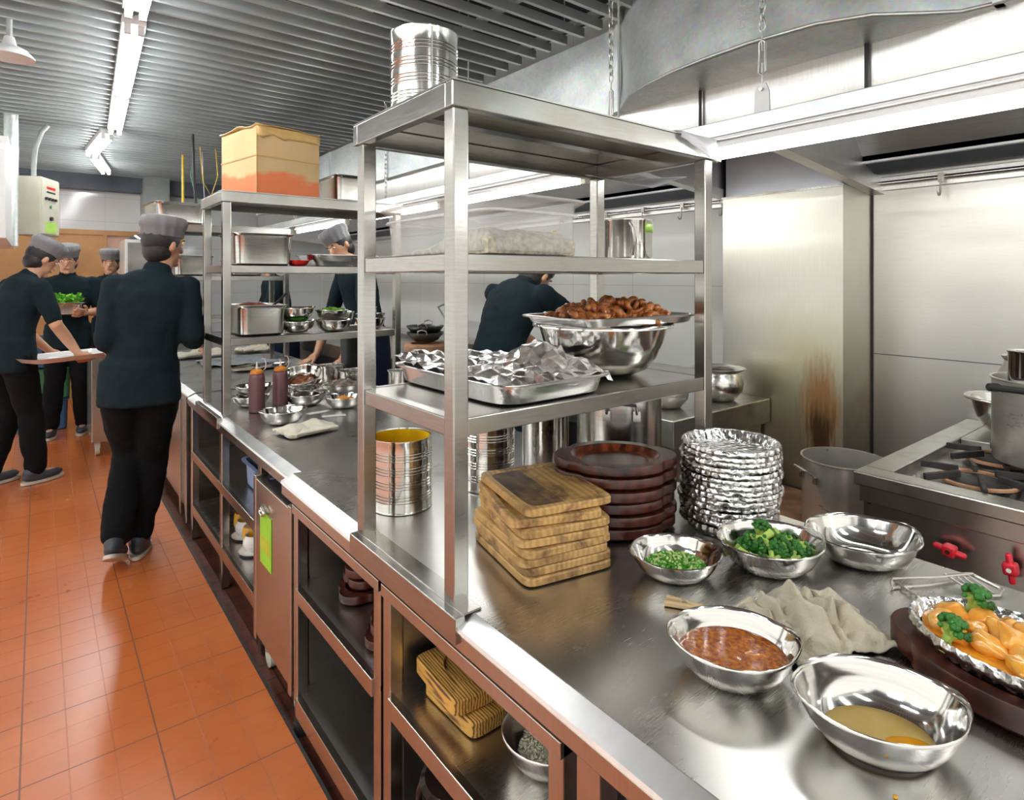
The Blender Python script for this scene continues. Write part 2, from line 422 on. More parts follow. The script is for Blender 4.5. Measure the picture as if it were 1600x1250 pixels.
M['carrot'] = plain('shredded_carrot', (.85,.30,.03), .5, 0, .25, 60, .9, 120)
M['prawn'] = sauce('grey_raw_prawn', (.30,.26,.20), (.55,.42,.32), .25, 30, .5)
M['beans'] = plain('cut_green_beans', (.18,.42,.04), .4, 0, .3, 50)
def clothm(name, col, sc=260, bump=.7, var=.1):
    s = N(name); v = s.map(); f = s.noise(v, sc, 3, .7); g = s.noise(v, 9, 4)
    c = s.ramp(g, [(.3, [k*(1-2*var) for k in col]), (.7, col)])
    s.set(color=c, rough=.95, sheen=.3 if col[0] > .1 else 0, spec=.5 if col[0] > .1 else .2); s.bump(s.math('ADD', f, s.math('MULTIPLY', g, .4)), bump, .003); return s.m
M['towel'] = clothm('worn_beige_terry', (.70,.63,.47), 200, 1.0, .14)
M['creamtowel'] = clothm('cream_terry', (.80,.74,.58))
M['greycloth'] = clothm('grey_blue_cloth', (.28,.32,.35), 120, .4)
M['shirt'] = clothm('dark_teal_black_shirt', (.009,.019,.025), 180, .3)
M['trouser'] = clothm('black_trousers', (.0045,.0045,.0055), 180, .3)
M['apron_cloth'] = clothm('navy_apron', (.015,.022,.045), 180, .3)
M['cap'] = clothm('grey_cook_cap', (.22,.22,.23), 200, .3)
M['hair'] = plain('black_hair', (.012,.010,.010), .5, 0, .4, 80, .6, 200)
M['skin'] = plain('warm_skin', (.62,.33,.20), .45, 0, .08, 10, sub=.05)
M['shoe'] = plain('dark_shoe', (.04,.045,.06), .5)
M['sole'] = plain('pale_shoe_sole', (.55,.52,.44), .6)
M['bottle'] = plain('plum_sauce_bottle', (.13,.05,.055), .35, 0, .06)
M['bottletop'] = plain('orange_bottle_nozzle', (.75,.28,.05), .35, 0, .2)
M['nozzle'] = plain('clear_nozzle_plastic', (.75,.70,.66), .3)
M['oilyellow'] = plain('yellow_oil_residue', (.80,.48,.01), .2, 0, .35, 8)
M['clay'] = plain('rusty_brown_firebrick', (.55,.30,.17), .8, 0, .4, 9, .6)
M['greyplastic'] = plain('grey_blue_tub', (.25,.32,.50), .5)
M['binblue'] = plain('blue_plastic_crate', (.05,.14,.30), .5)
M['bingreen'] = plain('green_plastic_crate', (.08,.30,.14), .5)
M['leaf'] = plain('leafy_green_veg', (.16,.50,.03), .5, 0, .5, 30, .8, 60)
M['pinwood'] = plain('pale_clothespin_wood', (.72,.52,.28), .6, 0, .1)
def cardboard():
    s = N('printed_cardboard'); v = s.map(); f = s.noise(v, 4, 3)
    base = s.ramp(f, [(.3, (.50,.34,.16)), (.7, (.62,.44,.22))])
    sep = s.t.nodes.new('ShaderNodeSeparateXYZ'); s.l(s.tc.outputs['Object'], sep.inputs[0])
    g = s.noise(s.map((2,2,5)), 2.2, 3)
    band = s.ramp(s.math('SUBTRACT', s.math('MULTIPLY', g, .26), sep.outputs[2]), [(.0, 0), (.04, .85)])
    c = s.mix(band, base, (.72,.16,.05))
    s.set(color=c, rough=.75); return s.m
M['cardboard'] = cardboard()
M['tape'] = plain('brown_packing_tape', (.55,.36,.13), .25)
# ================================================================== SETTING
def sbox(name, mat, *b, bevel=0):
    return struct(MB().box(*b).build(name, mat, smooth=False, bevel=bevel))
EDGE = .632
sbox('floor', M['floor'], -.30, EDGE, -2.6, 9.0, -.06, 0)
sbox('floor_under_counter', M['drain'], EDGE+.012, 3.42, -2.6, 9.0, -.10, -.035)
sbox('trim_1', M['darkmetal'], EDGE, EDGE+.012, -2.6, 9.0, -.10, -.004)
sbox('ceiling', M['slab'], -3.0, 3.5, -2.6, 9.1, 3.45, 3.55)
sbox('wall_far', M['walltile'], -.9, 3.42, 8.95, 9.05, -.05, 3.45)
sbox('wall_right', M['walltile_y'], 3.40, 3.50, 1.29, 9.0, -.1, 3.45)
sbox('wall_right_splashback', M['backsteel'], 3.395, 3.5, -2.6, 1.29, -.1, 3.45)
sbox('floor_left', M['floor'], -3.4, -.30, -2.6, 9.0, -.06, 0)
sbox('wall_right_pier', M['column'], 3.06, 3.40, 1.29, 1.94, -.1, 1.905)
sbox('wall_right_pier_board', M['board'], 3.075, 3.40, 1.30, 1.93, 1.905, 3.45)
sbox('trim_2', M['frame'], 3.052, 3.062, 1.285, 1.945, 1.897, 1.909)
# panel joints on the splash-back
sbox('trim_3', M['hooddark'], 3.392, 3.396, -2.6, 1.285, 1.06, 1.064)
sbox('trim_4', M['darkmetal'], 3.388, 3.394, 1.281, 1.289, .3, 1.9)
sbox('trim_5', M['beam'], -.9, 3.4, 8.75, 8.95, 2.52, 2.95)
sbox('trim_6', M['concrete'], 1.02, 1.30, 8.62, 8.95, -.05, 2.74)
# door opening in the far wall
d = thing('door_1', None, None, (0,0,0)); d['kind'] = 'structure'
dm = MB(); dm.box(.05, .62, 8.90, 8.95, 0, 1.98); dm.build('door_panel', M['doorwood'], d, smooth=False)
for b_ in ((.62,.66,8.88,8.96,0,1.98),(-.35,1.0,8.88,8.96,1.98,2.04)): MB().box(*b_).build('door_frame', M['doorwood'], d, smooth=False)
MB().box(-.35, .05, 8.90, 8.95, 0, 1.98).build('door_panel', M['doorwood'], d, smooth=False)
dm = MB(); dm.box(.66, 1.0, 8.93, 8.96, 0, 1.98); dm.build('door_opening', M['pinkwall'], d, smooth=False)

# slatted metal ceiling: one continuous grid of blades and carriers
g = MB(); Y = -2.4
while Y < 8.75:
    g.box(-.9, 2.22, Y, Y+.022, 2.70, 2.745); Y += .128
g.build('ceiling_grid', M['slat'], smooth=False)['kind'] = 'structure'
g = MB()
for X in (-.6, .12, 1.25, 1.75, 2.15):
    g.box(X, X+.03, -2.4, 8.75, 2.745, 2.775)
    for Y in range(-2, 9): g.cyl((X+.015, Y+.3, 2.77), (X+.015, Y+.3, 3.45), .004, n=5)
g.build('ceiling_carriers', M['slat'], smooth=False)['kind'] = 'structure'

def pipe(name, pts, r, mat, label, group=None):
    return tag(MB().tube(pts, r, 10).build(name, mat), label, 'pipe', group)
pipe('overhead_pipe', [(1.15,-1.5,3.0),(.95,8,3.0)], .028, M['pipe'], 'thick grey pipe running lengthwise above the ceiling slats left of the tall tin')
pipe('overhead_conduit', [(.80,-1.5,3.12),(.62,8,3.12)], .014, M['pipe'], 'thin grey conduit above the ceiling slats beside the thick pipe')
pipe('overhead_conduit', [(1.65,-1.5,3.0),(1.6,8,3.0)], .02, M['darkmetal'], 'dark conduit above the slats nearest the air duct')
tag(MB().box(1.35, 1.47, -2, 8.5, 3.05, 3.11).build('cable_tray', M['slat'], smooth=False), 'grey perforated cable tray above the ceiling slats', 'cable tray')
for i, x in enumerate((1.52, 1.55)):
    pipe('yellow_conduit', [(x,-1.5,3.06),(x-.05,8,3.06)], .007, M['yellow'], ('left' if i == 0 else 'right')+' one of two thin yellow conduits above the slats near the tall tin', 'pair of yellow conduits')

# ------------------------------------------------------------------ ceiling lamps, with fill lamps added out of view
def batten(p0, p1, label, n=2, mat='tube_ceil', z=2.69, group='ceiling tube lamps'):
    a, b = Vector((*p0, 0)), Vector((*p1, 0)); L = (b-a).length; ang = math.atan2(b.y-a.y, b.x-a.x)
    t = thing('fluorescent_lamp', label, 'lamp', (*p0, z), ang, group)
    MB().box(0, L, -.05, .05, -.028, .02).build('lamp_housing', M['white'], t, smooth=False, bevel=.004)
    for k in range(n):
        y = (k-(n-1)/2)*.056
        MB().cyl((.03,y,-.055), (L-.03,y,-.055), .015, n=12).build('tube', M[mat], t)
        m = MB()
        for x in (.012, L-.03): m.box(x, x+.02, y-.014, y+.014, -.072, -.02)
        m.build('tube_holder', M['white'], t, smooth=False)
    return t
batten((.36,3.36), (.425,4.60), 'bright twin tube ceiling lamp, the longest seen over the orange floor')
batten((.425,4.62), (.49,5.86), 'twin tube ceiling lamp directly beyond the longest one over the orange floor')
batten((.455,6.05), (.40,7.05), 'small ceiling lamp slanting beyond the long pair over the aisle')
batten((.43,7.15), (.60,8.15), 'farthest ceiling lamp above the aisle, turned the other way')
batten((.30,2.02), (.345,3.20), 'ceiling lamp at the top edge of the picture nearest the viewer')
batten((.25,-1.8), (.28,-.6), 'ceiling lamp behind the viewer over the aisle')
batten((1.4,-1.9), (1.4,-.7), 'unseen fill lamp added behind the viewer over the counter')  # added out of view to brighten the worktop
batten((-.75,.6), (-.75,1.8), 'ceiling lamp over the aisle left of the viewer')
batten((-1.9,-.6), (-1.9,.6), 'unseen fill lamp added far to the left, nearer one')  # added out of view to light the shelves under the near table
batten((-1.9,1.4), (-1.9,2.6), 'unseen fill lamp added far to the left, farther one')  # added like the nearer one, fill for table fronts and people
batten((-1.9,3.6), (-1.9,4.8), 'unseen fill lamp added far to the left, farthest one')  # last of the added fill row, outside the view

# ------------------------------------------------------------------ hood, lamp rail, duct
RX = 1.94
h = thing('exhaust_hood', 'long pale steel exhaust hood over the stoves along the right wall', 'exhaust hood')
def prism(prof, y0, y1):
    m = MB(); m.loft([[(x, y0, z) for x, z in prof], [(x, y1, z) for x, z in prof]]); return m
prism([(2.30,2.28),(2.30,2.125),(2.33,2.06),(2.36,2.075),(2.34,2.135),(2.34,2.28)], -2.6, 8.4).build('front_panel', M['hoodwhite'], h, ang=50)
for y0, y1 in ((-2.6,1.26), (1.97,4.7), (4.78,8.0)):
    prism([(2.34,2.28),(2.34,2.24),(2.55,2.52),(2.65,2.52),(3.16,2.045),(3.16,2.01),(3.20,2.01),(3.20,2.6),(2.34,2.6)], y0, y1).build('canopy', M['hoodin'], h, smooth=False)
    prism([(3.16,2.02),(3.30,1.975),(3.34,1.975),(3.34,2.1),(3.16,2.1)], y0, y1).build('grease_slot', M['hooddark'], h, smooth=False)
    for ye in (y0, y1):
        if abs(ye) < 2.5 or ye > 2.5:
            prism([(2.16,2.0),(3.395,1.885),(3.395,2.2),(2.6,2.55),(2.345,2.28),(2.345,2.07),(2.16,2.03)], ye-.018, ye+.018).build('end_panel', M['hoodin'], h, smooth=False)
            prism([(2.12,2.005),(3.395,1.880),(3.395,1.925),(2.12,2.05)], ye-.03, ye+.03).build('end_rim', M['hoodwhite'], h, smooth=False)
for y0, y1 in ((-2.6,1.285), (1.945,8.4)):
    t = thing('wall_rail', 'pale rail along the %s with hooks for utensils' % ('bright splashback right of the stained pier' if y0 < 0 else 'wall beyond the stained pier'), 'rail', (0,0,0), 0, None)
    MB().box(3.375, 3.394, y0, y1, 1.895, 1.965).build('mounting_strip', M['hoodwhite'], t, smooth=False, bevel=.003)
    MB().cyl((3.355, y0+.02, 1.93), (3.355, y1-.02, 1.93), .011, n=12).build('bar', M['bowl'], t)
    ys = (.97, .42, .31, -.2) if y0 < 0 else (2.12, 2.42, 2.75, 3.1, 3.6)
    for yy in ys:
        m = MB(); m.box(3.338, 3.372, yy-.012, yy+.012, 1.905, 1.95)
        m.tube([(3.335,yy,1.92),(3.333,yy,1.86)]+[(3.333-.018+.018*math.cos(a), yy, 1.86-.020*math.sin(a)) for a in [k*pi/8 for k in range(1,9)]]+[(3.297,yy,1.875)], .0042, 8)
        m.build('hook', M['pot'], t)
r = thing('lamp_rail', 'galvanised rail hung on chains in front of the hood, carrying the tubes', 'rail')
MB().box(RX-.018, RX+.018, -2.6, 7.6, 1.961, 2.015).build('beam', M['galv'], r, smooth=False, bevel=.003)
prism([(RX-.016,1.960),(RX-.016,1.951),(RX+.10,1.938),(RX+.12,1.99),(RX+.10,2.0)], -2.6, 7.6).build('reflector', M['white'], r, smooth=False)
def hood_tube(y0, y1, label):
    t = thing('fluorescent_tube_lamp', label, 'lamp', (RX+.03, y0, 1.926), 0, 'tubes under the lamp rail')
    L = y1-y0
    MB().cyl((0,.03,-.022), (0,L-.03,-.022), .0175, n=14).build('tube', M['tube_hood'], t)
    MB().box(-.025,.025,.02,L-.02,.0,.022).build('lamp_housing', M['white'], t, smooth=False)
    for y in (0, L-.03):
        MB().box(-.017,.017,y,y+.03,-.045,.01).build('tube_holder', M['beige'], t, smooth=False, bevel=.003)
hood_tube(-2.3, -1.1, 'hood tube farthest to the rear of the viewer')
hood_tube(-1.15, .03, 'hood tube out of view to the right')
hood_tube(.06, 1.295, 'glaring white hood tube above the gas stove')
hood_tube(1.94, 3.14, 'hood tube whose holder shows above the tub of rice')
hood_tube(3.20, 4.40, 'hood tube seen behind the front left post of the near shelving')
hood_tube(4.65, 5.85, 'hood tube seen above the cook at the counter')
hood_tube(6.0, 7.2, 'farthest hood tube near the far wall')

du = thing('air_duct', 'large galvanised air duct running above the hood', 'duct')
DZ0, DZ1 = 2.275, 2.69
MB().box(2.25, 2.95, 1.99, 8.3, DZ0, DZ1).build('straight_section', M['galv'], du, smooth=False, bevel=.006)
MB().box(2.26, 2.95, -2.6, .53, DZ0, DZ1+.3).build('straight_section', M['galv'], du, smooth=False, bevel=.006)
# swollen transition piece
prof = [(2.25,2.0),(2.20,1.93),(2.10,1.80),(2.045,1.66),(2.0,1.50),(1.975,1.32),(1.965,1.14),(1.99,.92),(2.06,.78),(2.17,.68),(2.25,.60),(2.27,.50)]
rg = []
for k in range(9):
    z = DZ0 + (3.40-DZ0)*k/8; ring = []
    for i, (x, y) in enumerate(prof):
        ring.append((x + .03*abs(nz(y*2.2, z*2.5))*min(1,k) + .10*k/8*math.sin(pi*i/11) + (.012 if .5 < y < 1.5 else 0), y, z))
    ring += [(2.95,.50,z),(2.95,2.0,z)]
    rg.append(ring)
m = MB(); m.loft(rg); m.build('bulged_transition', M['galv'], du, ang=40)
m = MB(); m.tube([(x-.004,y,DZ0+.004) for x, y in prof], .006, 8); m.build('folded_seam', M['galv'], du)
for y_, zt in ((1.985,.01),(.492,.25)):
    MB().box(2.235,2.25,y_,y_+.027,DZ0-.004,DZ1+zt).build('flange', M['galv'], du, smooth=False)
m = MB()
for i in range(5):
    y0 = 2.0+i*1.25
    m.add([(2.249,y0,DZ0),(2.249,y0+1.25,DZ0),(2.249,y0+1.25,DZ1),(2.249,y0,DZ1),(2.243,y0+.62,(DZ0+DZ1)/2)], [(0,1,4),(1,2,4),(2,3,4),(3,0,4)])
    m.box(2.238,2.25,y0+1.235,y0+1.25,DZ0,DZ1)
m.build('cross_broken_side', M['galv'], du, smooth=False)
m = MB()
for y in (1.56,.885): m.cyl((2.285,y,2.06),(2.285,y,2.30),.007,n=8)
tag(m.build('hanger_rods', M['darkmetal'], h), None, None); 
def chain(x, y, z0, z1, label, link=.036, r=.0034, buckle=True):
    t = thing('hanging_chain', label, 'chain', (x,y,z0), 0, 'chains holding the lamp rail')
    m = MB(); z = .30 if buckle else 0; k = 0
    while z0+z < z1:
        pts = []
        for i in range(12):
            a = 2*pi*i/12; u, v_ = .0105*math.sin(a), link*.62*math.cos(a)
            pts.append((u, 0, z+v_) if k % 2 else (0, u, z+v_))
        m.tube(pts, r, 6, closed=True); z += link*.92; k += 1
    m.build('link_chain', M['chain'], t)
    if buckle:
        m = MB(); m.tube([(0,-.011,.14),(0,-.011,.24),(0,0,.25),(0,.011,.24),(0,.011,.14),(0,0,.13)], .004, 8, closed=True)
        m.cyl((0,0,.09),(0,0,.17),.0035,n=8); m.cyl((0,0,.21),(0,0,.29),.0035,n=8); m.build('turnbuckle', M['chain'], t)
        m = MB(); m.loft([[(q*.004, a, b) for a, b in ((-.028,0),(.028,0),(.026,.07),(.014,.10),(-.014,.10),(-.026,.07))] for q in (-1,1)])
        m.build('hanger_plate', M['white'], t, smooth=False)
        MB().cyl((-.012,0,.08),(.012,0,.08),.007,n=10).build('bolt', M['pot'], t)
    return t
chain(RX, 1.08, 2.015, 3.43, 'chain with turnbuckle and white plate above the glaring hood tube')
chain(RX, 1.77, 2.015, 3.43, 'chain in front of the duct joint, beyond the bulging duct piece')
chain(RX, 3.91, 2.015, 3.43, 'thin chain coming down left of the tall tin', buckle=False)
chain(RX, 5.82, 2.015, 3.43, 'far thin chain above the cardboard box', buckle=False)
for x, y, lb in ((1.95,1.735,'thin grey rod beside the chain in front of the duct joint'), (1.945,2.87,'thin rod seen behind the tall tin'), (2.28,5.2,'thin rod hanging above the cardboard box')):
    tag(MB().cyl((x,y,2.015 if x < 1.97 else 2.28),(x,y,3.45),.005,n=8).build('hanging_rod', M['pipe']), lb, 'rod', 'suspension rods')

# ------------------------------------------------------------------ work tables
def lipped_top(x0, x1, y0, y1, z, t, mat_top, parent):
    m = MB(); m.box(x0+.04, x1, y0, y1, z-.03, z); m.build('worktop', mat_top, parent, smooth=False, bevel=.002)
    m = MB(); m.loft([[(x0+.0405,y,z),(x0+.002,y,z-.017),(x0,y,z-.024),(x0+.01,y,z-.03),(x0+.0405,y,z-.03)] for y in (y0,y1)])
    m.build('sloped_edge', M['lipedge'], parent, smooth=False)
    MB().box(x0+.004, x0+.022, y0, y1, z-.062, z-.0285).build('apron', M['apron'], parent, smooth=False, bevel=.002)
def foot(m_leg, m_foot, x, y):
    m_leg.cyl((x,y,.07),(x,y,.16),.021,n=18); m_foot.cyl((x,y,-.035),(x,y,.075),.017,n=14)
CT = .785
t1 = thing('steel_work_table', 'near stainless steel work table carrying the bowls, boards and foil dishes', 'table', (0,0,0))
lipped_top(.64, 1.64, -1.6, 2.072, CT, .03, M['worktop'], t1)
MB().box(1.622, 1.64, -1.6, 2.07, .70, .756).build('apron', M['apron'], t1, smooth=False)
MB().box(.75, 1.60, -1.5, 2.05, .71, .745).build('underframe', M['range'], t1, smooth=False)
for (x, y) in ((.655,.62),(.655,-.6),(.655,-1.55),(1.58,.64),(1.58,-1.5),(1.58,2.0)):
    MB().box(x, x+.042, y, y+.05, -.035, .726).build('leg', M['apron'], t1, smooth=False, bevel=.003)
# under-shelf racks: two bays, each its own rack pushed below the table
def rack(name, label, y0, y1, zs, grp):
    t = thing(name, label, 'rack', (0,0,0), 0, grp); x0 = .655; x1 = 1.50; w_ = .036
    for x in (x0, x1-w_):
        for y in (y0, y1-w_):
            MB().box(x, x+w_, y, y+w_, .07, .714).build('post', M['apron'], t, smooth=False, bevel=.003)
            m = MB(); m.cyl((x+.018,y+.018,.0),(x+.018,y+.018,.08),.019,n=14); m.cyl((x+.018,y+.018,-.035),(x+.018,y+.018,.005),.023,n=14); m.build('foot', M['black'], t)
    MB().box(x0-.006, x0+.03, y0, y1, .684, .714).build('top_rail', M['apron'], t, smooth=False, bevel=.002)
    for z, hh in zs:
        MB().box(x0+.002, x1, y0+w_*.0, y1, z-.012, z).build('shelf', M['worktop'], t, smooth=False)
        MB().box(x0-.006, x0+.014, y0+w_, y1-w_, z-hh, z+.001).build('shelf_rail', M['apron'], t, smooth=False, bevel=.0015)
    MB().box(x1-.01, x1, y0, y1, .1, .7).build('back_panel', M['range'], t, smooth=False)
    MB().box(x0+.05, x1, y1-.012, y1-.004, .1, .7).build('side_panel', M['range'], t, smooth=False)
    return t
rack('under_table_rack', 'steel rack with two shelves under the near table holding the striped wood blocks', .70, 1.335, ((.455,.044),(.10,.05)), 'racks below the near table')
rack('under_table_rack', 'steel rack between the cabinet door and the wood blocks, holding stacked dark wood holders', 1.352, 1.985, ((.452,.044),(.10,.06)), 'racks below the near table')

t2 = thing('steel_work_table', 'second stainless work table carrying the squeeze bottles and folded towel', 'table', (0,0,0))
lipped_top(.672, 1.66, 2.076, 3.86, CT-.003, .03, M['worktop'], t2)
for (x, y) in ((.685,2.46),(.685,3.10),(.685,3.80),(1.6,2.1),(1.6,3.8)):
    MB().box(x, x+.036, y, y+.042, -.03, .72).build('leg', M['apron'], t2, smooth=False, bevel=.003)
for z, hh in ((.47,.045),(.17,.055)):
    MB().box(.69, 1.6, 2.5, 3.82, z-.012, z).build('undershelf', M['worktop'], t2, smooth=False)
    MB().box(.683, .70, 2.502, 3.82, z-hh, z+.001).build('shelf_rail', M['apron'], t2, smooth=False, bevel=.0015)
MB().box(1.58, 1.59, 2.5, 3.82, .1, .72).build('back_panel', M['range'], t2, smooth=False)
t3 = thing('steel_work_table', 'far stainless work table beyond the second shelving, carrying cloths', 'table', (0,0,0))
lipped_top(.68, 1.70, 3.90, 6.3, CT-.002, .03, M['worktop'], t3)
MB().box(.69, 1.66, 3.92, 6.25, .08, .74).build('cabinet_body', M['apron'], t3, smooth=False, bevel=.006)
for y in (3.92, 4.1, 4.75, 5.4, 6.2):
    MB().box(.675, .70, y, y+.045, .02, .76).build('front_post', M['apron'], t3, smooth=False, bevel=.003)

f = thing('undercounter_refrigerator', 'undercounter cabinet on casters with a ring handle and green label on its door', 'cabinet', (.650,1.995,0))
MB().box(.03,.75,.0,.43,.09,.665).build('body', M['apron'], f, smooth=False, bevel=.004)
MB().box(0,.032,.03,.40,.10,.69).build('door', M['apron'], f, smooth=False, bevel=.003)
for b_ in ((-.002,.04,-.0,.028,.075,.70),(-.002,.04,.402,.43,.075,.70)): MB().box(*b_).build('door_frame', M['apron'], f, smooth=False, bevel=.003)
m = MB(); m.tube([(-.012, .285+.024*math.cos(a), .600+.012*math.sin(a)) for a in [k*pi/12 for k in range(24)]], .0045, 8, closed=True)
m.box(-.010,0,.300,.318,.585,.615); m.build('ring_handle', M['bowl'], f)
MB().box(-.0025,-.0005,.205,.340,.40,.592).build('green_label', M['green'], f, smooth=False)
m = MB(); m.box(-.0035,-.002,.215,.330,.45,.505); m.build('label_band', M['reflect_band'], f, smooth=False)
for (x, y) in ((.05,.05),(.05,.38),(.7,.05),(.7,.38)):
    m = MB(); m.cyl((x-.012,y,.004),(x+.012,y,.004),.036,n=20); m.build('caster', M['beige'], f)
    m = MB(); m.box(x-.02,x+.02,y-.012,y+.012,.03,.095); m.build('caster_fork', M['pot'], f, smooth=False)

# ------------------------------------------------------------------ shelving units
def shelving(label, x0, x1, y0, y1, zs, base):
    t = thing('steel_shelving_unit', label, 'shelf unit', (x0,y0,base), 0, 'four post steel shelving units on the counter')
    W, D = x1-x0, y1-y0; p = .037
    for (x, y) in ((0,0),(W-p,0),(0,D-p),(W-p,D-p)):
        MB().box(x, x+p, y, y+p, 0, zs[0]-base-.055).build('post', M['frame'], t, smooth=False, bevel=.003)
    top = zs[0]-base
    m = MB(); m.box(-.008,W+.008,-.008,D+.008,top-.004,top); m.build('top_shelf', M['shelf'], t, smooth=False)
    for b in ((-.008,W+.008,-.008,.018),(-.008,W+.008,D-.018,D+.008),(-.008,.018,.018,D-.018),(W-.018,W+.008,.018,D-.018)):
        MB().box(*b, top-.056, top-.004).build('top_rail', M['frame'], t, smooth=False, bevel=.0025)
    MB().box(.018,W-.018,D*.42,D*.5,top-.03,top-.004).build('stiffener', M['frame'], t, smooth=False)
    for z in zs[1:]:
        zz = z-base
        m = MB(); m.box(p*.5,W-p*.5,p*.5,D-p*.5,zz-.010,zz-.001); m.build('shelf', M['shelf'], t, smooth=False)
        for b in ((p,W-p,.004,.026),(p,W-p,D-.026,D-.004),(.004,.026,p,D-p),(W-.026,W-.004,p,D-p)):
            MB().box(*b, zz-.038, zz).build('shelf_rail', M['frame'], t, smooth=False, bevel=.0025)
    return t
U1 = shelving('near four post steel shelving holding foil tray, rice tub and the tall tin', .655, 1.555, 1.02, 1.485, (1.852,1.502,1.163), CT)
U2 = shelving('second four post steel shelving with the cardboard box on top', .70, 1.655, 3.14, 3.60, (1.878,1.515,1.158), CT-.003)
U3 = shelving('far steel shelving behind the walking cook, with a steel pan on top', .72, 1.60, 4.95, 5.38, (1.85,1.47,1.15), CT-.002)
# foot plates of the near unit wrap the table edge
m = MB(); m.box(.636,.66,.985,1.49,.735,.787); m.box(.655,.70,.985,1.49,.7855,.789); m.build('foot_plate', M['frame'], U1, smooth=False, bevel=.002, loc=(-.655,-1.02,-CT))
m = MB(); m.box(.668,.69,3.12,3.62,.73,.784); m.build('foot_plate', M['frame'], U2, smooth=False, bevel=.002, loc=(-.70,-3.14,-CT+.003))

# ------------------------------------------------------------------ stoves
SX = 2.165; SY = .88; SZ = .80
s = thing('gas_range', 'big stainless gas range with black grates and red knobs', 'stove', (0,0,0))
MB().box(SX+.03, 3.38, -1.6, SY-.02, .05, SZ-.03).build('body', M['range'], s, smooth=False, bevel=.004)
m = MB(); m.box(SX, SX+.09, -1.6, SY, SZ-.045, SZ); m.box(SX+.09, 3.38, SY-.09, SY, SZ-.045, SZ); m.box(2.95, 3.385, -1.6, SY-.09, SZ-.045, SZ)
m.build('top_surround', M['rangetop'], s, smooth=False, bevel=.005)
MB().box(SX+.012, SX+.03, -1.6, SY-.015, .70, .757).build('front_lip', M['range'], s, smooth=False, bevel=.003)
MB().box(SX+.08, 2.96, -1.6, SY-.08, SZ-.06, SZ-.035).build('burner_well', M['darkmetal'], s, smooth=False)
for (bx, by) in ((2.42,.60),(2.76,.62),(2.42,.14),(2.76,.14),(2.42,-.36),(2.76,-.36)):
    m = MB(); m.rings([(.085,.085,SZ-.035),(.085,.085,SZ-.018),(.07,.07,SZ-.010),(.03,.03,SZ-.010)], 32, (bx,by)); 
    b = m.build('burner', M['darkmetal'], s)
    m = MB()
    m.tube([(bx+.105*math.cos(a), by+.105*math.sin(a), SZ-.012) for a in [k*pi/16 for k in range(32)]], .007, 6, closed=True)
    m.build('burner_ring', M['clay'], s)
    for k in range(6):
        a = k*pi/3 + .35; c, q = math.cos(a), math.sin(a)
        m = MB(); m.mbox((.115,.013,.022), T(bx+c*.115, by+q*.115, SZ+.004) @ RZ(a) @ Matrix.Rotation(.10,4,'Y'))
        m.build('grate_finger', M['darkmetal'], s, smooth=False, bevel=.002)
m = MB()
for y in (.375,-.11): m.box(SX+.1, 2.94, y-.006, y+.006, SZ-.01, SZ+.006)
m.build('grate_bar', M['darkmetal'], s, smooth=False)
for y in (.604,.459,.10,-.15):
    k_ = MB(); a = .15 if y > .5 else (1.45 if y > .3 else .1)
    M_ = T(SX-.008, y, .63) @ Matrix.Rotation(a, 4, 'X')
    k_.mbox((.022,.085,.015), M_); k_.mbox((.034,.034,.034), M_)
    kn = k_.build('control_knob', M['red'], s, bevel=.006)
    MB().cyl((SX-.029,y,.63),(SX-.022,y,.63),.0065,n=10).build('knob_screw', M['bowl'], kn)
MB().cyl((SX+.025,.84,.70),(SX+.032,.84,.70),.008,n=12).build('rivet', M['darkmetal'], s)
MB().cyl((SX+.004,.12,.55),(SX+.03,.12,.55),.02,n=12).build('gas_port', M['darkmetal'], s)

s = thing('wok_range', 'stainless wok range running along the wall beyond the stained pier', 'stove', (0,0,0))
MB().box(2.22, 3.055, 1.655, 7.8, .685, .814).build('top_slab', M['rangetop'], s, smooth=False, bevel=.006)
MB().box(2.26, 3.04, 1.70, 7.8, .02, .69).build('body', M['range'], s, smooth=False)
MB().box(3.06, 3.39, 1.95, 7.8, .02, .86).build('back_ledge', M['rangetop'], s, smooth=False, bevel=.004)
for y in (3.3, 4.72, 6.1):
    m = MB(); m.rings([(.19,.19,.814),(.19,.19,.85),(.17,.17,.87),(.13,.13,.87),(.12,.12,.82)], 36, (2.73,y)); m.build('wok_ring', M['clay'], s)
s = thing('low_stockpot_stove', 'low rust stained firebrick stove under the stock pot', 'stove', (2.24,.90,0))
MB().box(0,.80,0,.735,-.034,.36).build('body', M['range'], s, smooth=False, bevel=.004)
MB().box(0,.80,0,.735,.36,.377).build('brick_top', M['clay'], s, smooth=False, bevel=.004)
MB().box(.02,.79,.69,.73,.377,.47).build('brick_kerb', M['clay'], s, smooth=False, bevel=.004)
for i, (x, y) in enumerate(((.06,.60),(.28,.15),(.55,.22))):
    MB().box(x,x+.04,y,y+.05,.377,.402 if i else .50).build('pot_rest', M['clay'] if i != 1 else M['darkmetal'], s, smooth=False, bevel=.003)
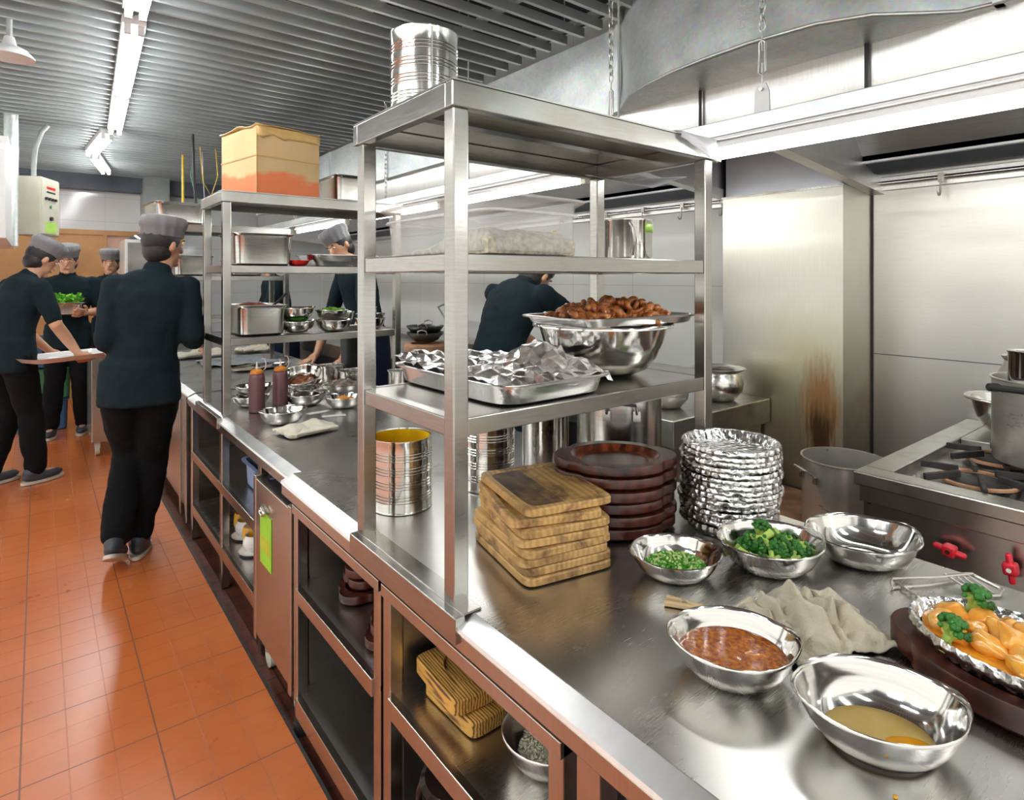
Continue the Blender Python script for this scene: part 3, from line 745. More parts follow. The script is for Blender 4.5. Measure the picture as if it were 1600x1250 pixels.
# ================================================================== OBJECTS
def bowl_mb(a, b, h, th=.0018, lip=.009, base=.52, pinch=0, n=64):
    def fn(x, y, z, t):
        if pinch:
            k = max(0, abs(math.cos(t))-.86)/.14*(z/h)**3
            return x*(1+pinch*k), y, z+ .004*k
        return x, y, z
    prof = [(base*.9,0),(base,.01),(base+.16,.12),(base+.29,.34),(base+.385,.64),(base+.44,.93)]
    sp = [(a*p, b*p, h*q) for p, q in prof]
    r = base+.44
    sp += [(a*(r+.012), b*(r+.012), h*.985), (a*(r+.035), b*(r+.035), h*.985), (a, b, h*.96), (a*1.005, b*1.005, h*1.0), (a*.985, b*.985, h*1.03), (a*(r+.0), b*(r+.0), h*1.0)]
    sp += [(a*p-th*1.3, b*p-th*1.3, max(h*q, th)) for p, q in reversed(prof)][0:-1] + [(a*base*.88, b*base*.88, th)]
    return MB().rings(sp, n, fn=fn)
def bowl(label, px, py, dia, h, z=CT, rz=0, asp=.92, group='oval steel bowls on the near counter', xy=None, pinch=.06, tilt=0, name='steel_bowl', cat='bowl', base=.52):
    x, y = xy or P(px, py, z)
    o = bowl_mb(dia/2, dia/2*asp, h, pinch=pinch, base=base).build(name, M['bowl'], ang=60)
    o.location = (x, y, z+.0006); o.rotation_euler = (tilt, 0, rz)
    return tag(o, label, cat, group)
def heap(a, b, h, z0, seed, amp=.3, freq=30, n=36):
    """rounded heap, rings from the rim to the crown"""
    rg = []; m = MB()
    for k in range(12):
        q = 1-k/12
        ring = []
        for i in range(n):
            t = 2*pi*i/n
            x, y = a*q*math.cos(t), b*q*math.sin(t)
            zz = z0+h*(1-q*q)
            ring.append((x+.004*nz(x*freq+seed, y*freq), y+.004*nz(y*freq, x*freq+seed), zz+amp*h*nz(x*freq+seed, y*freq, seed)))
        rg.append(ring)
    m.loft(rg); return m

# --- near counter bowls
B = {}
B['scallion'] = bowl('oval steel bowl of chopped scallions, smallest bowl by the foil dishes', 1055, 897, .200, .052, rz=-.6)
B['broc'] = bowl('steel bowl heaped with broccoli between the foil dishes and the rag', 1203, 886, .236, .066, rz=-.5)
B['empty'] = bowl('empty shiny steel bowl at the far edge of the counter by the stove', 1347, 874, .250, .064, rz=-.55)
B['sauce'] = bowl('oval steel bowl filled with brown chilli sauce beside the beige rag', 1145, 1052, .205, .062, rz=-.75)
B['egg'] = bowl('nearly empty oval steel bowl streaked with yellow egg wash at the counter front', 1372, 1160, .222, .066, rz=-.75, asp=.86)
def inside(o, m, name, mat, label, cat, kind=None, dz=0):
    q = m.build(name, mat, ang=70); q.location = (o.location.x, o.location.y, o.location.z+dz); q.rotation_euler = o.rotation_euler
    return tag(q, label, cat, None, kind)
# sauce surface
def pool(a, b, z, amp, freq, seed, th=.004):
    m = MB(); rg = []
    for k in range(10):
        q = 1-k/10; ring = []
        for i in range(48):
            t = 2*pi*i/48; x, y = a*q*math.cos(t), b*q*math.sin(t)
            ring.append((x, y, z+(amp*nz(x*freq+seed, y*freq) if k else -.001)))
        rg.append(ring)
    rg.insert(0, [(p[0]*.94, p[1]*.94, p[2]-th) for p in rg[0]])
    m.loft(rg); return m
inside(B['sauce'], pool(.0885,.081,.034,.0022,90,3,.012), 'chilli_sauce', M['sauce'], 'brown chilli sauce pooled in the oval bowl', 'sauce', 'stuff')
inside(B['egg'], pool(.074,.062,.0095,.0004,20,5,.005), 'egg_wash', M['egg'], 'thin yellow egg liquid in the bottom of the front bowl', 'sauce', 'stuff')
q = inside(B['egg'], pool(.032,.018,.0105,.0002,20,9,.001), 'egg_yolk', M['yolk'], 'deep orange yolk left in the front bowl', 'sauce', 'stuff'); q.location.x += .012; q.location.y -= .034
# scallions: bits on a heap
def bits(m, a, b, h, z0, n, size, seed, flat=.7):
    rnd = random.Random(seed)
    for k in range(n):
        t = rnd.uniform(0, 2*pi); q = math.sqrt(rnd.random())*.98
        x, y = a*q*math.cos(t), b*q*math.sin(t)
        z = z0+h*(1-q*q)+rnd.uniform(0, size*.6)
        M_ = T(x, y, z) @ Matrix.Rotation(rnd.uniform(0,pi),4,'X') @ Matrix.Rotation(rnd.uniform(0,pi),4,'Z')
        s = size*rnd.uniform(.6,1.3); m.mbox((s, s*flat, s*flat), M_)
    return m
m = heap(.068,.062,.014,.018,2,.1); bits(m,.068,.062,.014,.019,520,.0062,4)
inside(B['scallion'], m, 'chopped_scallions', M['scallion'], 'chopped green scallions in the smallest bowl', 'scallions', 'stuff')
inside(B['scallion'], bits(MB(),.066,.06,.014,.0215,210,.0056,8), 'chopped_scallion_whites', M['scallionpale'], 'pale bits among the chopped scallions', 'scallions', 'stuff')
# broccoli
def floret():
    t = thing('broccoli_floret', 'green broccoli floret lying in the steel bowl', 'broccoli', (0,0,0), 0, 'broccoli florets in the bowl')
    m = MB(); m.tube([(0,0,-.030),(.002,0,-.012),(0,0,.004)], .007, 8, rr=[.0075,.006,.009])
    for k in range(5):
        a = k*1.26; m.tube([(0,0,-.008),(.012*math.cos(a),.012*math.sin(a),.006)], .004, 6, rr=[.004,.005])
    m.build('stem', M['brocstem'], t)
    m = MB(); rnd = random.Random(5)
    for k in range(58):
        a = rnd.uniform(0,2*pi); e = rnd.uniform(-.15,1.45); rr_ = .0175
        c = Vector((rr_*math.cos(a)*math.cos(e), rr_*math.sin(a)*math.cos(e), .005+rr_*.75*math.sin(e))); s_ = rnd.uniform(.003,.0058)
        rg = []
        for i in range(5):
            ph = -pi/2+pi*(i+.5)/5
            rg.append([(c.x+s_*math.cos(ph)*math.cos(2*pi*j/8), c.y+s_*math.cos(ph)*math.sin(2*pi*j/8), c.z+s_*math.sin(ph)) for j in range(8)])
        m.loft(rg)
    m.build('head', M['broc'], t, ang=80)
    return t
fl0 = floret(); rnd = random.Random(3)
bx, by, bz = B['broc'].location
spots = [(-.07,.0,.045,1.9,0),(-.045,-.03,.05,1.7,2),(-.035,.04,.05,-1.5,1),(-.01,0,.058,1.6,3.5),(.0,-.055,.050,1.5,1.5),(.02,.05,.052,-1.2,2.5),(.03,-.01,.066,1.8,-.6),(.055,.02,.055,-1.7,.4),(.05,-.045,.05,1.4,5),(-.02,.02,.07,2.0,4.2),(.075,-.01,.05,1.7,3.2),(.012,.03,.078,.4,.5),(-.06,.045,.048,1.4,.9),(-.01,-.03,.066,-1.5,2.2)]
for i, (dx, dy, dz, rx, rz_) in enumerate(spots):
    o = fl0 if i == 0 else dup(fl0, (0,0,0))
    sx_ = lambda q: ((bx+q[0])*RGT.x+(by+q[1])*RGT.y)/((bx+q[0])*FWD.x+(by+q[1])*FWD.y)
    o['label'] = ('leftmost','second','third','fourth','fifth','sixth','seventh','eighth','ninth','tenth','eleventh','twelfth','thirteenth','rightmost')[sorted([sx_(q) for q in spots]).index(sx_(spots[i]))] + ' broccoli floret in the steel bowl, counted from its left rim'
    o.location = (bx+dx, by+dy, bz+dz-.010); o.rotation_euler = (rx, rnd.uniform(-.5,.5), rz_); k = rnd.uniform(1.05,1.4); o.scale = (k,k,k)

# --- scorched square boards
def board(name, a, b, h, rec, mat, mat2, label, cat, group, n=64, roundrec=False, depth=.006):
    t = thing(name, label, cat, (0,0,0), 0, group)
    e = 12; e2 = 2 if roundrec else 9
    m = MB(); m.rings([(a-.004,b-.004,0,e),(a,b,.003,e),(a,b,h-.003,e),(a-.003,b-.003,h,e),(rec[0],rec[1],h,e2),(rec[0]-.003,rec[1]-.003,h-depth,e2)], n, cap1=True)
    m.build('board_body', mat, t, ang=40)
    m = MB(); m.rings([(rec[0]-.0035,rec[1]-.0035,h-depth+.0002,e2),(rec[0]-.0035,rec[1]-.0035,h-depth+.001,e2)], n)
    m.build('recess', mat2, t, smooth=False)
    return t
b0 = board('scorched_serving_board', .115, .148, .0185, (.097,.129), M['boardwood'], M['boardtop'], 'scorched square wooden board at the top of the stack', 'board', 'stacked scorched boards', depth=.004)
bc = Vector((.958, 1.105))
names = ['lowest scorched board of the stack, resting on the worktop','second scorched board from the bottom of the stack','third scorched board from the bottom of the stack','fourth scorched board from the bottom of the stack','fifth scorched board from the bottom, under the wide gap','sixth scorched board from the bottom, turned slightly','scorched board just under the top one, its left corner sticking out','topmost scorched board of the stack, dark burnt patch on its left half']
offs = [(0,0,-.20),(.004,.004,-.21),(-.004,.006,-.22),(.0,.003,-.19),(.008,.006,-.30),(.010,.008,-.26),(.006,.020,-.36),(.030,.024,-.24)]
z = CT+.001
for i, (nm, (dx, dy, rz_)) in enumerate(zip(names, offs)):
    o = b0 if i == 7 else dup(b0, (0,0,0)); o['label'] = nm
    if i == 7:
        c_ = [k for k in o.children if k.name.startswith('recess')][0]; c_.data = c_.data.copy(); c_.data.materials[0] = M['boardtop2']
    o.location = (bc.x+dx, bc.y+dy, z); o.rotation_euler = (0,0,rz_); z += .0192

# --- dark red wooden holders
def holder(a, b, h, name='wooden_dish_holder', label='', group='stacked red wooden holders'):
    t = thing(name, label, 'dish holder', (0,0,0), 0, group)
    def fn(x, y, z, th):
        c = abs(math.cos(th)); k = max(0, c-.80)/.20
        out = min(1, max(0, (math.hypot(x/a, y/b)-.86)/.1))
        notch = math.exp(-((c-.80)/.07)**2)*.045
        return x*(1+.11*k*out-notch*out), y*(1-notch*out), z
    m = MB(); m.rings([(a*.86,b*.86,0),(a*.96,b*.96,.004),(a,b,.010),(a,b,h-.004),(a*.985,b*.985,h),(a*.80,b*.78,h),(a*.78,b*.76,h-.003),(a*.70,b*.68,h-.016)], 80, fn=fn, cap1=True)
    m.build('holder_body', M['redwood'], t, ang=40)
    m = MB(); m.rings([(a*.785,b*.765,h-.001),(a*.702,b*.682,h-.0155),(a*.3,b*.3,h-.0175)], 64, cap0=False)
    m.build('worn_hollow', M['redwood_in'], t, ang=60)
    return t
h0 = holder(.150, .128, .031)
ords = ['lowest','second from the bottom','third from the bottom','fourth from the bottom','fifth from the bottom','topmost']
hx, hy = 1.225, 1.105; z = CT+.001
for i in range(6):
    o = h0 if i == 5 else dup(h0, (0,0,0))
    o['label'] = ords[i]+' dark red dish holder in the tall stack beside the foil dishes'
    o.location = (hx+rnd.uniform(-.004,.004)+(.004 if i == 5 else 0), hy+rnd.uniform(-.004,.004), z); o.rotation_euler = (0,0,-.62+rnd.uniform(-.06,.06)); z += .0318

# --- foil dishes
def foil_dish(a, b, h, seed=0):
    def fn(x, y, z, t):
        k = .0016*math.sin(46*t) + .002*nz(math.cos(t)*9+seed, math.sin(t)*9, z*40)
        r_ = math.hypot(x, y) or 1
        edge = 1 if abs(z) > h*.5 else .8
        return x*(1+k/r_*edge), y*(1+k/r_*edge), z+.0012*nz(math.cos(t)*6, math.sin(t)*6+seed)
    return MB().rings([(a*.84,b*.84,0),(a*.88,b*.88,.002),(a*.945,b*.945,h*.5),(a*.97,b*.97,h*.54),(a*.995,b*.995,h*.56),(a*1.008,b*1.008,h*.78),(a*.985,b*.985,h),(a*.935,b*.935,h*.93),(a*.86,b*.86,.004),(a*.5,b*.5,.0035)], 150, fn=fn)
fx, fy = 1.462, .905
ordn = ['topmost','second','third','fourth','fifth','sixth','seventh','eighth','ninth','tenth','eleventh','twelfth','thirteenth','fourteenth','lowest']
f0 = foil_dish(.132, .125, .029).build('foil_dish', M['foil'], ang=80)
tag(f0, 'x', 'foil dish', 'stacked foil dishes')
z = CT+.003
for i in range(15):
    o = f0 if i == 0 else dup(f0, (0,0,0)); k = 14-i
    lean = .0016*(i-7)
    o.location = (fx+.006-.0006*i+rnd.uniform(-.003,.003), fy+.010-.0010*i+rnd.uniform(-.003,.003), z); o.rotation_euler = (rnd.uniform(-.012,.012), rnd.uniform(-.012,.012), rnd.uniform(0,6)); z += .0143
    o['label'] = (ordn[k]+' foil dish of the tall stack, showing its wrinkled hollow') if k == 0 else (ordn[k]+' foil dish of the tall stack, the one on the worktop') if k == 14 else (ordn[k]+' foil dish from the top of the tall stack')

# --- tins
def tin(label, x, y, z, r_, h, group='tall ribbed tins', oil=False):
    t = thing('ribbed_tin_can', label, 'tin can', (x,y,z), 0, group)
    sp = [(r_*.985,.0),(r_+.001,.001),(r_+.001,.004),(r_,.006)]
    sp += [(r_,h*.11)]
    def band(z0, k):
        o = []
        for i in range(k):
            zz = z0+i*.0085
            o += [(r_,zz),(r_-.0022,zz+.002),(r_-.0022,zz+.0045),(r_,zz+.0065)]
        return o
    for q in (.15,.34,.53,.72): sp += band(h*q, 3)
    sp += [(r_,h*.97),(r_+.0012,h-.003),(r_+.001,h),(r_-.0015,h),(r_-.0025,h-.006),(r_-.004,h*.7),(r_-.004,.004),(r_*.5,.004)]
    MB().rings([(a,a,b) for a, b in sp], 64).build('can_wall', M['tin'], t, ang=25)
    m = MB(); m.box(-.0012,.0012,-r_-.0012,-r_+.0012,.006,h-.006); m.build('side_seam', M['pot'], t, smooth=False)
    if oil:
        MB().rings([(r_-.0045,r_-.0045,.01),(r_-.0045,r_-.0045,h-.004),(r_-.006,r_-.006,h-.004),(r_-.006,r_-.006,h*.45),(.01,.01,h*.45)], 48).build('yellow_lining', M['oilyellow'], t, ang=40)
    return t
tin('ribbed tin can with yellow oily inside, behind the front left shelf post', .838, 1.585, CT+.001, .087, .205, oil=True).rotation_euler = (0,0,-.9)
tin('ribbed tin can behind the scorched boards, under the foil tray', 1.135, 1.56, CT+.001, .083, .218).rotation_euler = (0,0,-1.1)
tin('tall shiny ribbed tin standing on top of the near shelving', .775, 1.345, 1.853, .085, .215).rotation_euler = (0,0,-.3)

# --- stock pots under the shelf
def stockpot(label, x, y, z, r_, h, mat='pot', handles=True, rz=0, group=None, name='stock_pot', lip=.006):
    t = thing(name, label, 'pot', (x,y,z), rz, group)
    MB().rings([(a,a,b) for a, b in [(r_*.93,0),(r_-.004,.004),(r_,.015),(r_,h-.008),(r_+lip,h-.004),(r_+lip,h),(r_-.002,h),(r_-.003,h-.01),(r_-.003,.02),(r_-.02,.004),(r_*.3,.004)]], 64).build('pot_body', M[mat], t, ang=40)
    if handles:
        for sg in (1,-1):
            m = MB(); zz = h*.80
            m.tube([(sg*(r_+.001),-.045,zz-.01),(sg*(r_+.018),-.045,zz+.006),(sg*(r_+.038),-.038,zz+.024),(sg*(r_+.042),0,zz+.028),(sg*(r_+.038),.038,zz+.024),(sg*(r_+.018),.045,zz+.006),(sg*(r_+.001),.045,zz-.01)], .0048, 8)
            for yy in (-.045,.045): m.mbox((.006,.022,.03), T(sg*(r_+.003),yy,zz-.016))
            m.build('pot_handle', M['pan'], t)
    return t
stockpot('tall polished cylinder pot right of the ribbed tin, half behind the boards', 1.400, 1.585, CT+.001, .082, .33, 'bowl', False, group='pots under the near shelving')
stockpot('wide tall stock pot with side handle behind the dark wooden holders', 1.478, 1.315, CT+.001, .135, .33, 'pan', True, rz=-2.35, group='pots under the near shelving')
stockpot('open grey stock pot on the low stove between counter and gas range', 2.655, 1.115, .4025, .160, .295, 'pot', True, rz=2.6)

# --- rag
def cloth(name, label, mat, x, y, z, w_, d_, amp, seed, rz=0, freq=9, nx=46, ny=40, th=.006, base=.004, folds=None, edge=.10, peak=None):
    m = MB(); vs = []; fs = []
    for j in range(ny+1):
        for i in range(nx+1):
            u, v = i/nx-.5, j/ny-.5
            er = 1+edge*nz(u*4+seed, v*4, 1.3)
            xx = u*w_*er + .018*nz(v*6+seed, u*5)*w_*4
            yy = v*d_*(1+edge*nz(u*4, v*4+seed, 5)) + .018*nz(u*6, v*5+seed)*d_*4
            zz = base + amp*abs(nz(u*freq*.6+seed, v*freq*.35+seed, .5))*1.5 + amp*.45*abs(nz(u*freq*1.6+seed, v*freq, 3.5))
            f_ = max(0, 1-(max(abs(u), abs(v))/.5)**4)
            zz = base+(zz-base)*(.25+.75*f_)
            if peak: zz += sum(pz*math.exp(-(((u-pu)/ps)**2+((v-pv)/ps)**2)) for pu, pv, ps, pz in peak)
            vs.append((xx, yy, zz))
    for j in range(ny):
        for i in range(nx):
            a = j*(nx+1)+i; fs.append((a, a+1, a+nx+2, a+nx+1))
    m.add(vs, fs)
    o = m.build(name, M[mat], solid=th, ang=180, sub=1, off=1)
    o.location = (x, y, z); o.rotation_euler = (0,0,rz); o['label'] = label
    return o
x, y = P(1272, 985, CT)
tag(cloth('crumpled_rag', 'worn beige terry rag crumpled on the counter between the bowls', 'towel', x+.004, y+.004, CT, .225, .20, .040, 11.3, rz=-.5, freq=12, th=.0045, edge=.26, nx=60, ny=54, peak=[(-.15,.12,.2,.022),(.05,.25,.10,.026),(-.05,-.1,.15,.014),(.2,0,.1,.012)]), None, 'rag')
# clothespin
x0, y0 = P(1041, 941, CT); x1, y1 = P(1116, 958, CT)
a = math.atan2(y1-y0, x1-x0); t = thing('wooden_clothespin', 'pale wooden clothespin lying behind the bowl of chilli sauce', 'clothespin', (x0, y0, CT), a)
for sg in (1,-1):
    m = MB(); m.mbox((.078,.009,.009), T(.038, sg*.0075-.003, .006) @ RZ(-sg*.13)); m.build('jaw', M['pinwood'], t, smooth=False, bevel=.0015)
m = MB(); m.tube([(.028+.001*k,.006*math.cos(k),.006+.006*math.sin(k)) for k in range(0,16)], .0011, 6); m.build('spring', M['pot'], t)
# wire grill tongs / pan gripper
t = thing('wire_plate_gripper', 'bent steel wire plate gripper lying by the far counter edge', 'gripper', (0,0,0))
W = lambda px, py, dz: (*P(px, py, CT+dz), CT+dz)
m = MB(); m.tube([W(1394,904,.018),W(1470,901,.018),W(1520,896,.018)], .0024, 8); m.tube([W(1394,918,.004),W(1450,914,.004),W(1522,900,.004)], .0024, 8)
m.tube([W(1394,918,.004),W(1392,911,.011),W(1394,904,.018)], .0024, 8); m.build('long_wire', M['pot'], t)
m = MB()
for k in (0, pi):
    m.tube([tuple(Vector(W(1396+44*i/12, 908+30*i/12, .006)) + Vector((0, .0035*math.cos(i*1.5+k), .0035*math.sin(i*1.5+k)))) for i in range(13)], .0018, 6)
m.build('twisted_wire', M['pot'], t)
m = MB(); m.tube([W(1476,897,.016),W(1518,896,.016),W(1568,921,.008),W(1562,930,.006),W(1530,931,.006),W(1476,897,.016)], .0026, 8)
for q in (.25,.5,.75): m.tube([W(1480+38*q,897-1*q,.016), W(1524+40*q,931-4*q,.007)], .0018, 6)
m.build('wire_frame', M['pot'], t)
for (px, py, sx) in ((1518,893,.10),):
    m = MB(); m.tube([W(1516,897,.012),W(1562,920,.012)], .004, 6); m.build('flat_bar', M['pot'], t)

# --- chicken dish on its wooden holder
cx_, cy_ = 1.238, .248
t = holder(.172, .132, .046, 'wooden_dish_holder', 'glossy dark red wooden holder under the foil dish of orange chicken', None)
t['group'] = 'red wooden holders'; t.location = (cx_, cy_, CT+.001); t.rotation_euler = (0,0,1.49)
o = foil_dish(.158, .112, .040, 4).build('foil_dish', M['foil'], ang=80)
tag(o, 'oval foil dish of orange chicken cut off by the right edge', 'foil dish'); o.location = (cx_, cy_, CT+.040); o.rotation_euler = (0,0,1.49)
o = pool(.139,.096,.028,.003,30,2,.012).build('orange_sauce', M['orangesauce'], ang=80); o.location = (cx_, cy_, CT+.040); o.rotation_euler = (0,0,1.49)
tag(o, 'glossy orange sauce filling the foil dish', 'sauce', None, 'stuff')
def chunk(seed):
    m = MB(); rg = []
    for i in range(9):
        ph = -pi/2+pi*(i+.5)/9; ring = []
        for j in range(16):
            th = 2*pi*j/16; c, s_ = math.cos(th), math.sin(th)
            q = .55; x = math.copysign(abs(c)**q, c)*math.cos(ph)**.5*.023; y = math.copysign(abs(s_)**q, s_)*math.cos(ph)**.5*.017; z_ = math.sin(ph)*.012
            k = 1+.42*nz(x*75+seed, y*75, z_*75); ring.append((x*k, y*k, z_*k))
        rg.append(ring)
    m.loft(rg); return m.build('chicken_piece', M['chicken'], ang=180, sub=1)
chs = [tag(chunk(i*3.1), 'piece of orange glazed chicken in the foil dish', 'chicken', 'chicken pieces in the foil dish') for i in range(4)]
grid_ = [(-.10,-.045),(-.10,0),(-.10,.045),(-.062,-.062),(-.06,-.018),(-.06,.028),(-.058,.066),(-.018,-.06),(-.02,-.012),(-.015,.035),(-.02,.07),(.025,-.05),(.025,-.005),(.03,.045),(.065,-.04),(.065,.01),(.07,.05),(.105,-.02),(.105,.025),(-.04,.005),(.0,-.035),(.005,.015),(-.08,.02),(-.08,-.03)]
for i, (u, v) in enumerate(grid_):
    s_ = chs[i % 4]; o = s_ if i < 4 else dup(s_, (0,0,0))
    row = min(range(6), key=lambda k: abs(u-(.105,.065,.025,-.018,-.06,-.10)[k])); mates = sorted([q[1] for q in grid_[:19] if min(range(6), key=lambda k: abs(q[0]-(.105,.065,.025,-.018,-.06,-.10)[k])) == row], reverse=True)
    rn = ('first','second','third','fourth','fifth','sixth')
    o['label'] = ('orange chicken piece in the %s row from the dish tip, %s from the near rim' % (rn[row], rn[mates.index(v)])) if i < 19 else 'orange chicken piece lying on top of the others, %s such from the dish tip' % rn[sorted(grid_[19:], reverse=True).index((u, v))]
    a = 1.49; up = i >= 19
    o.location = (cx_+u*math.cos(a)-v*math.sin(a), cy_+u*math.sin(a)+v*math.cos(a), CT+.077+(.010 if up else 0)); o.rotation_euler = (rnd.uniform(-.5,.5), rnd.uniform(-.5,.5), rnd.uniform(0,6)); k = rnd.uniform(.95,1.25); o.scale = (k,k,k)
for lb, (px, py), sc in (('broccoli floret at the far end of the chicken dish', (1566,962), 1.25), ('dark broccoli floret at the near rim of the chicken dish', (1484,1008), 1.2)):
    o = dup(fl0, ((1.30,.325,CT+.094) if sc > 1.22 else (1.163,.322,CT+.092)), label=lb, group='broccoli florets on the chicken dish'); o.rotation_euler = (.2, -.25, 1.2); o.scale = (sc,)*3
x, y = P(1399, 1246, CT); tag(MB().rings([(.004,.003,0),(.0042,.0032,.0006),(.002,.0015,.0014)], 20).build('egg_drip', M['yolk']), 'orange drip on the worktop below the egg wash bowl', 'drip', None, 'stuff').location = (x, y, CT+.0004)

# ------------------------------------------------------------------ near shelving, lowest shelf
def tray(a, b, h, mat, name='steel_tray', taper=.90, lip=.012, n=64, e=7):
    m = MB(); m.rings([(a*taper-.01,b*taper-.01,0,e),(a*taper,b*taper,.004,e),(a-lip,b-lip,h-.003,e),(a-.004,b-.004,h-.0025,e),(a,b,h-.005,e),(a+.001,b+.001,h,e),(a-.004,b-.004,h+.0015,e),(a-lip-.002,b-lip-.002,h,e),(a*taper-.003,b*taper-.003,.006,e),(a*taper-.02,b*taper-.02,.003,e)], n)
    return m.build(name, M[mat], ang=40)
S1 = 1.164
o = tag(tray(.187,.270,.048,'alu'), 'shallow aluminium tray covered with crumpled foil on the lowest shelf', 'tray'); o.location = (.965, 1.29, S1); o.rotation_euler = (0,0,.02)
rf = random.Random(21)
m = MB(); vs = []; fs = []; nx, ny = 20, 26
for j in range(ny+1):
    for i in range(nx+1):
        u, v = i/nx-.5, j/ny-.5
        cell = noise.cell(Vector((u*11+3, v*14, 1)))
        zz = .050 + .030*abs(nz(u*6+2, v*7, 4)) + .012*nz(u*19, v*22, 9) + .010*noise.turbulence(Vector((u*8, v*8, 2)), 2, True)
        zz += .055*math.exp(-(((u-.36)/.16)**2+((v+.06)/.20)**2)) + .02*math.exp(-((u+.3)/.2)**2-((v-.45)/.1)**2)
        if v < -.42: zz -= (abs(v)-.42)*.25
        x = u*.33+.010*nz(v*9, u*9, 6)+(.02 if u > .3 else 0); y = v*.52+.012*nz(v*7, u*7, 8)
        vs.append((x, y, zz))
for j in range(ny):
    for i in range(nx):
        a = j*(nx+1)+i
        fs += [(a, a+1, a+nx+2), (a, a+nx+2, a+nx+1)] if (i+j) % 2 else [(a, a+1, a+nx+1), (a+1, a+nx+2, a+nx+1)]
m.add(vs, fs); o = m.build('foil_cover', M['foilsheet'], smooth=False, solid=.0006)
tag(o, 'crumpled sheet of kitchen foil covering the aluminium tray', 'foil'); o.location = (.965, 1.30, S1-.004)
o = bowl_mb(.212,.212,.148,base=.46).build('mixing_bowl', M['bowl'], ang=60); o.location = (1.345, 1.262, S1+.0005)
tag(o, 'big polished steel mixing bowl under the tray of fried shrimp', 'bowl')
o = tag(tray(.245,.158,.026,'alu'), 'tray heaped with fried shrimp, balanced on the big mixing bowl', 'tray'); o.location = (1.352, 1.232, S1+.153); o.rotation_euler = (0,.0,-.04)
def shrimp(seed):
    m = MB(); pts = []; rr = []
    for k in range(11):
        a = -.4+k*.42; q = 1-abs(k-4)/12
        pts.append((.013*math.cos(a), .013*math.sin(a), .001*math.sin(k*2+seed))); rr.append(.0088*(1-k/11)**.5*(.8 if k == 0 else 1)+.0008*(k % 2))
    m.tube(pts, .006, 9, rr=rr)
    for sg in (-1,1):
        p = Vector(pts[-1]); m.mbox((.014,.006,.0014), T(p.x+.004, p.y, p.z) @ RZ(sg*.5+1.2))
    return m.build('fried_shrimp', M['shrimp'], ang=80)
sh = [tag(shrimp(i), 'orange brown fried shrimp in the heap on the upper tray', 'shrimp', 'fried shrimp on the tray') for i in range(3)]
rs = random.Random(9)
for i in range(150):
    o = sh[i] if i < 3 else dup(sh[i % 3], (0,0,0))
    while True:
        u, v = rs.uniform(-1,1), rs.uniform(-1,1)
        if abs(u)**3+abs(v)**3 < 1: break
    hh = max(0, 1-(abs(u)**2.2+abs(v)**2.2))
    lay = rs.random()
    o.location = (1.352+u*.205, 1.232+v*.122-u*.008, S1+.166+(.040*hh+.010*abs(nz(u*4,v*4,2)))*(1 if i > 60 else lay)); o.rotation_euler = (rs.uniform(-1.2,1.2), rs.uniform(-1.2,1.2), rs.uniform(0,6)); k = rs.uniform(1.0,1.5); o.scale = (k,k,k)
m = heap(.19,.115,.030,.0,3,.3,20); o = m.build('shrimp_crumbs', M['shrimp'], ang=80); o.location = (1.352,1.232,S1+.158); o.rotation_euler = (0,0,-.04)
tag(o, 'fried crumbs and small shrimp bits beneath the heap', 'crumbs', None, 'stuff')

# --- rice tub on the middle shelf
S2 = 1.503
def gn(a, b, h, mat, t, rim=.016, th=.0022, e=8, n=64, name='tub_body', taper=.95):
    m = MB(); m.rings([(a*taper-.012,b*taper-.012,0,e),(a*taper,b*taper,.010,e),(a*.985,b*.985,h-.018,e),(a*.985+.003,b*.985+.003,h-.012,e),(a+rim,b+rim,h-.002,e),(a+rim,b+rim,h,e),(a*.985,b*.985,h,e),(a*.985-th,b*.985-th,h-.02,e),(a*taper-th,b*taper-th,.012,e),(a*taper-.02,b*taper-.02,.003,e)], n)
    return m.build(name, M[mat], t, ang=40)
t = thing('clear_food_tub', 'clear plastic tub of rice on the middle shelf of the near shelving', 'tub', (.925, 1.33, S2+.0005), .01)
gn(.150, .262, .135, 'clear', t)
m = MB(); e=8
m.rings([(.1525,.2645,.098,e),(.1540,.266,.100,e),(.1540,.266,.103,e),(.1525,.2645,.105,e)], 64, cap0=False, cap1=False); m.build('moulded_line', M['clear_rim'], t)
m = MB(); m.rings([(.148,.258,.1335,8),(.166,.278,.1335,8),(.168,.280,.136,8),(.166,.278,.139,8),(.148,.258,.139,8)], 64, cap0=False, cap1=False); m.build('tub_rim', M['clear_rim'], t, ang=40)
m = MB(); vs = []; fs = []; nx, ny = 30, 50
for j in range(ny+1):
    for i in range(nx+1):
        u, v = i/nx-.5, j/ny-.5
        hgt = .052*math.exp(-max(0, v+.12)*4.5)+.006 + .008*nz(u*6, v*9, 3)+.004*nz(u*25, v*40)
        ed = min(1, (.5-max(abs(u),abs(v)))*14); vs.append((u*.270, v*.485, .006+max(.002, hgt*(.55+.45*ed))))
top = list(vs); n_ = len(vs)
vs += [(p[0]*.99, p[1]*.99, .0045) for p in top]
for j in range(ny):
    for i in range(nx):
        a = j*(nx+1)+i; fs.append((a, a+1, a+nx+2, a+nx+1))
bd = [i for i in range(nx+1)] + [(nx+1)*j+nx for j in range(1,ny+1)] + [(nx+1)*ny+i for i in range(nx-1,-1,-1)] + [(nx+1)*j for j in range(ny-1,0,-1)]
for k in range(len(bd)): a, b = bd[k], bd[(k+1) % len(bd)]; fs.append((a, b, b+n_, a+n_))
m.add(vs, fs); o = m.build('cooked_rice', M['rice'], ang=180); o.location = (.925, 1.33, S2); o.rotation_euler = (0,0,.01)
tag(o, 'cooked rice with brown specks heaped at the near end of the clear tub', 'rice', None, 'stuff')
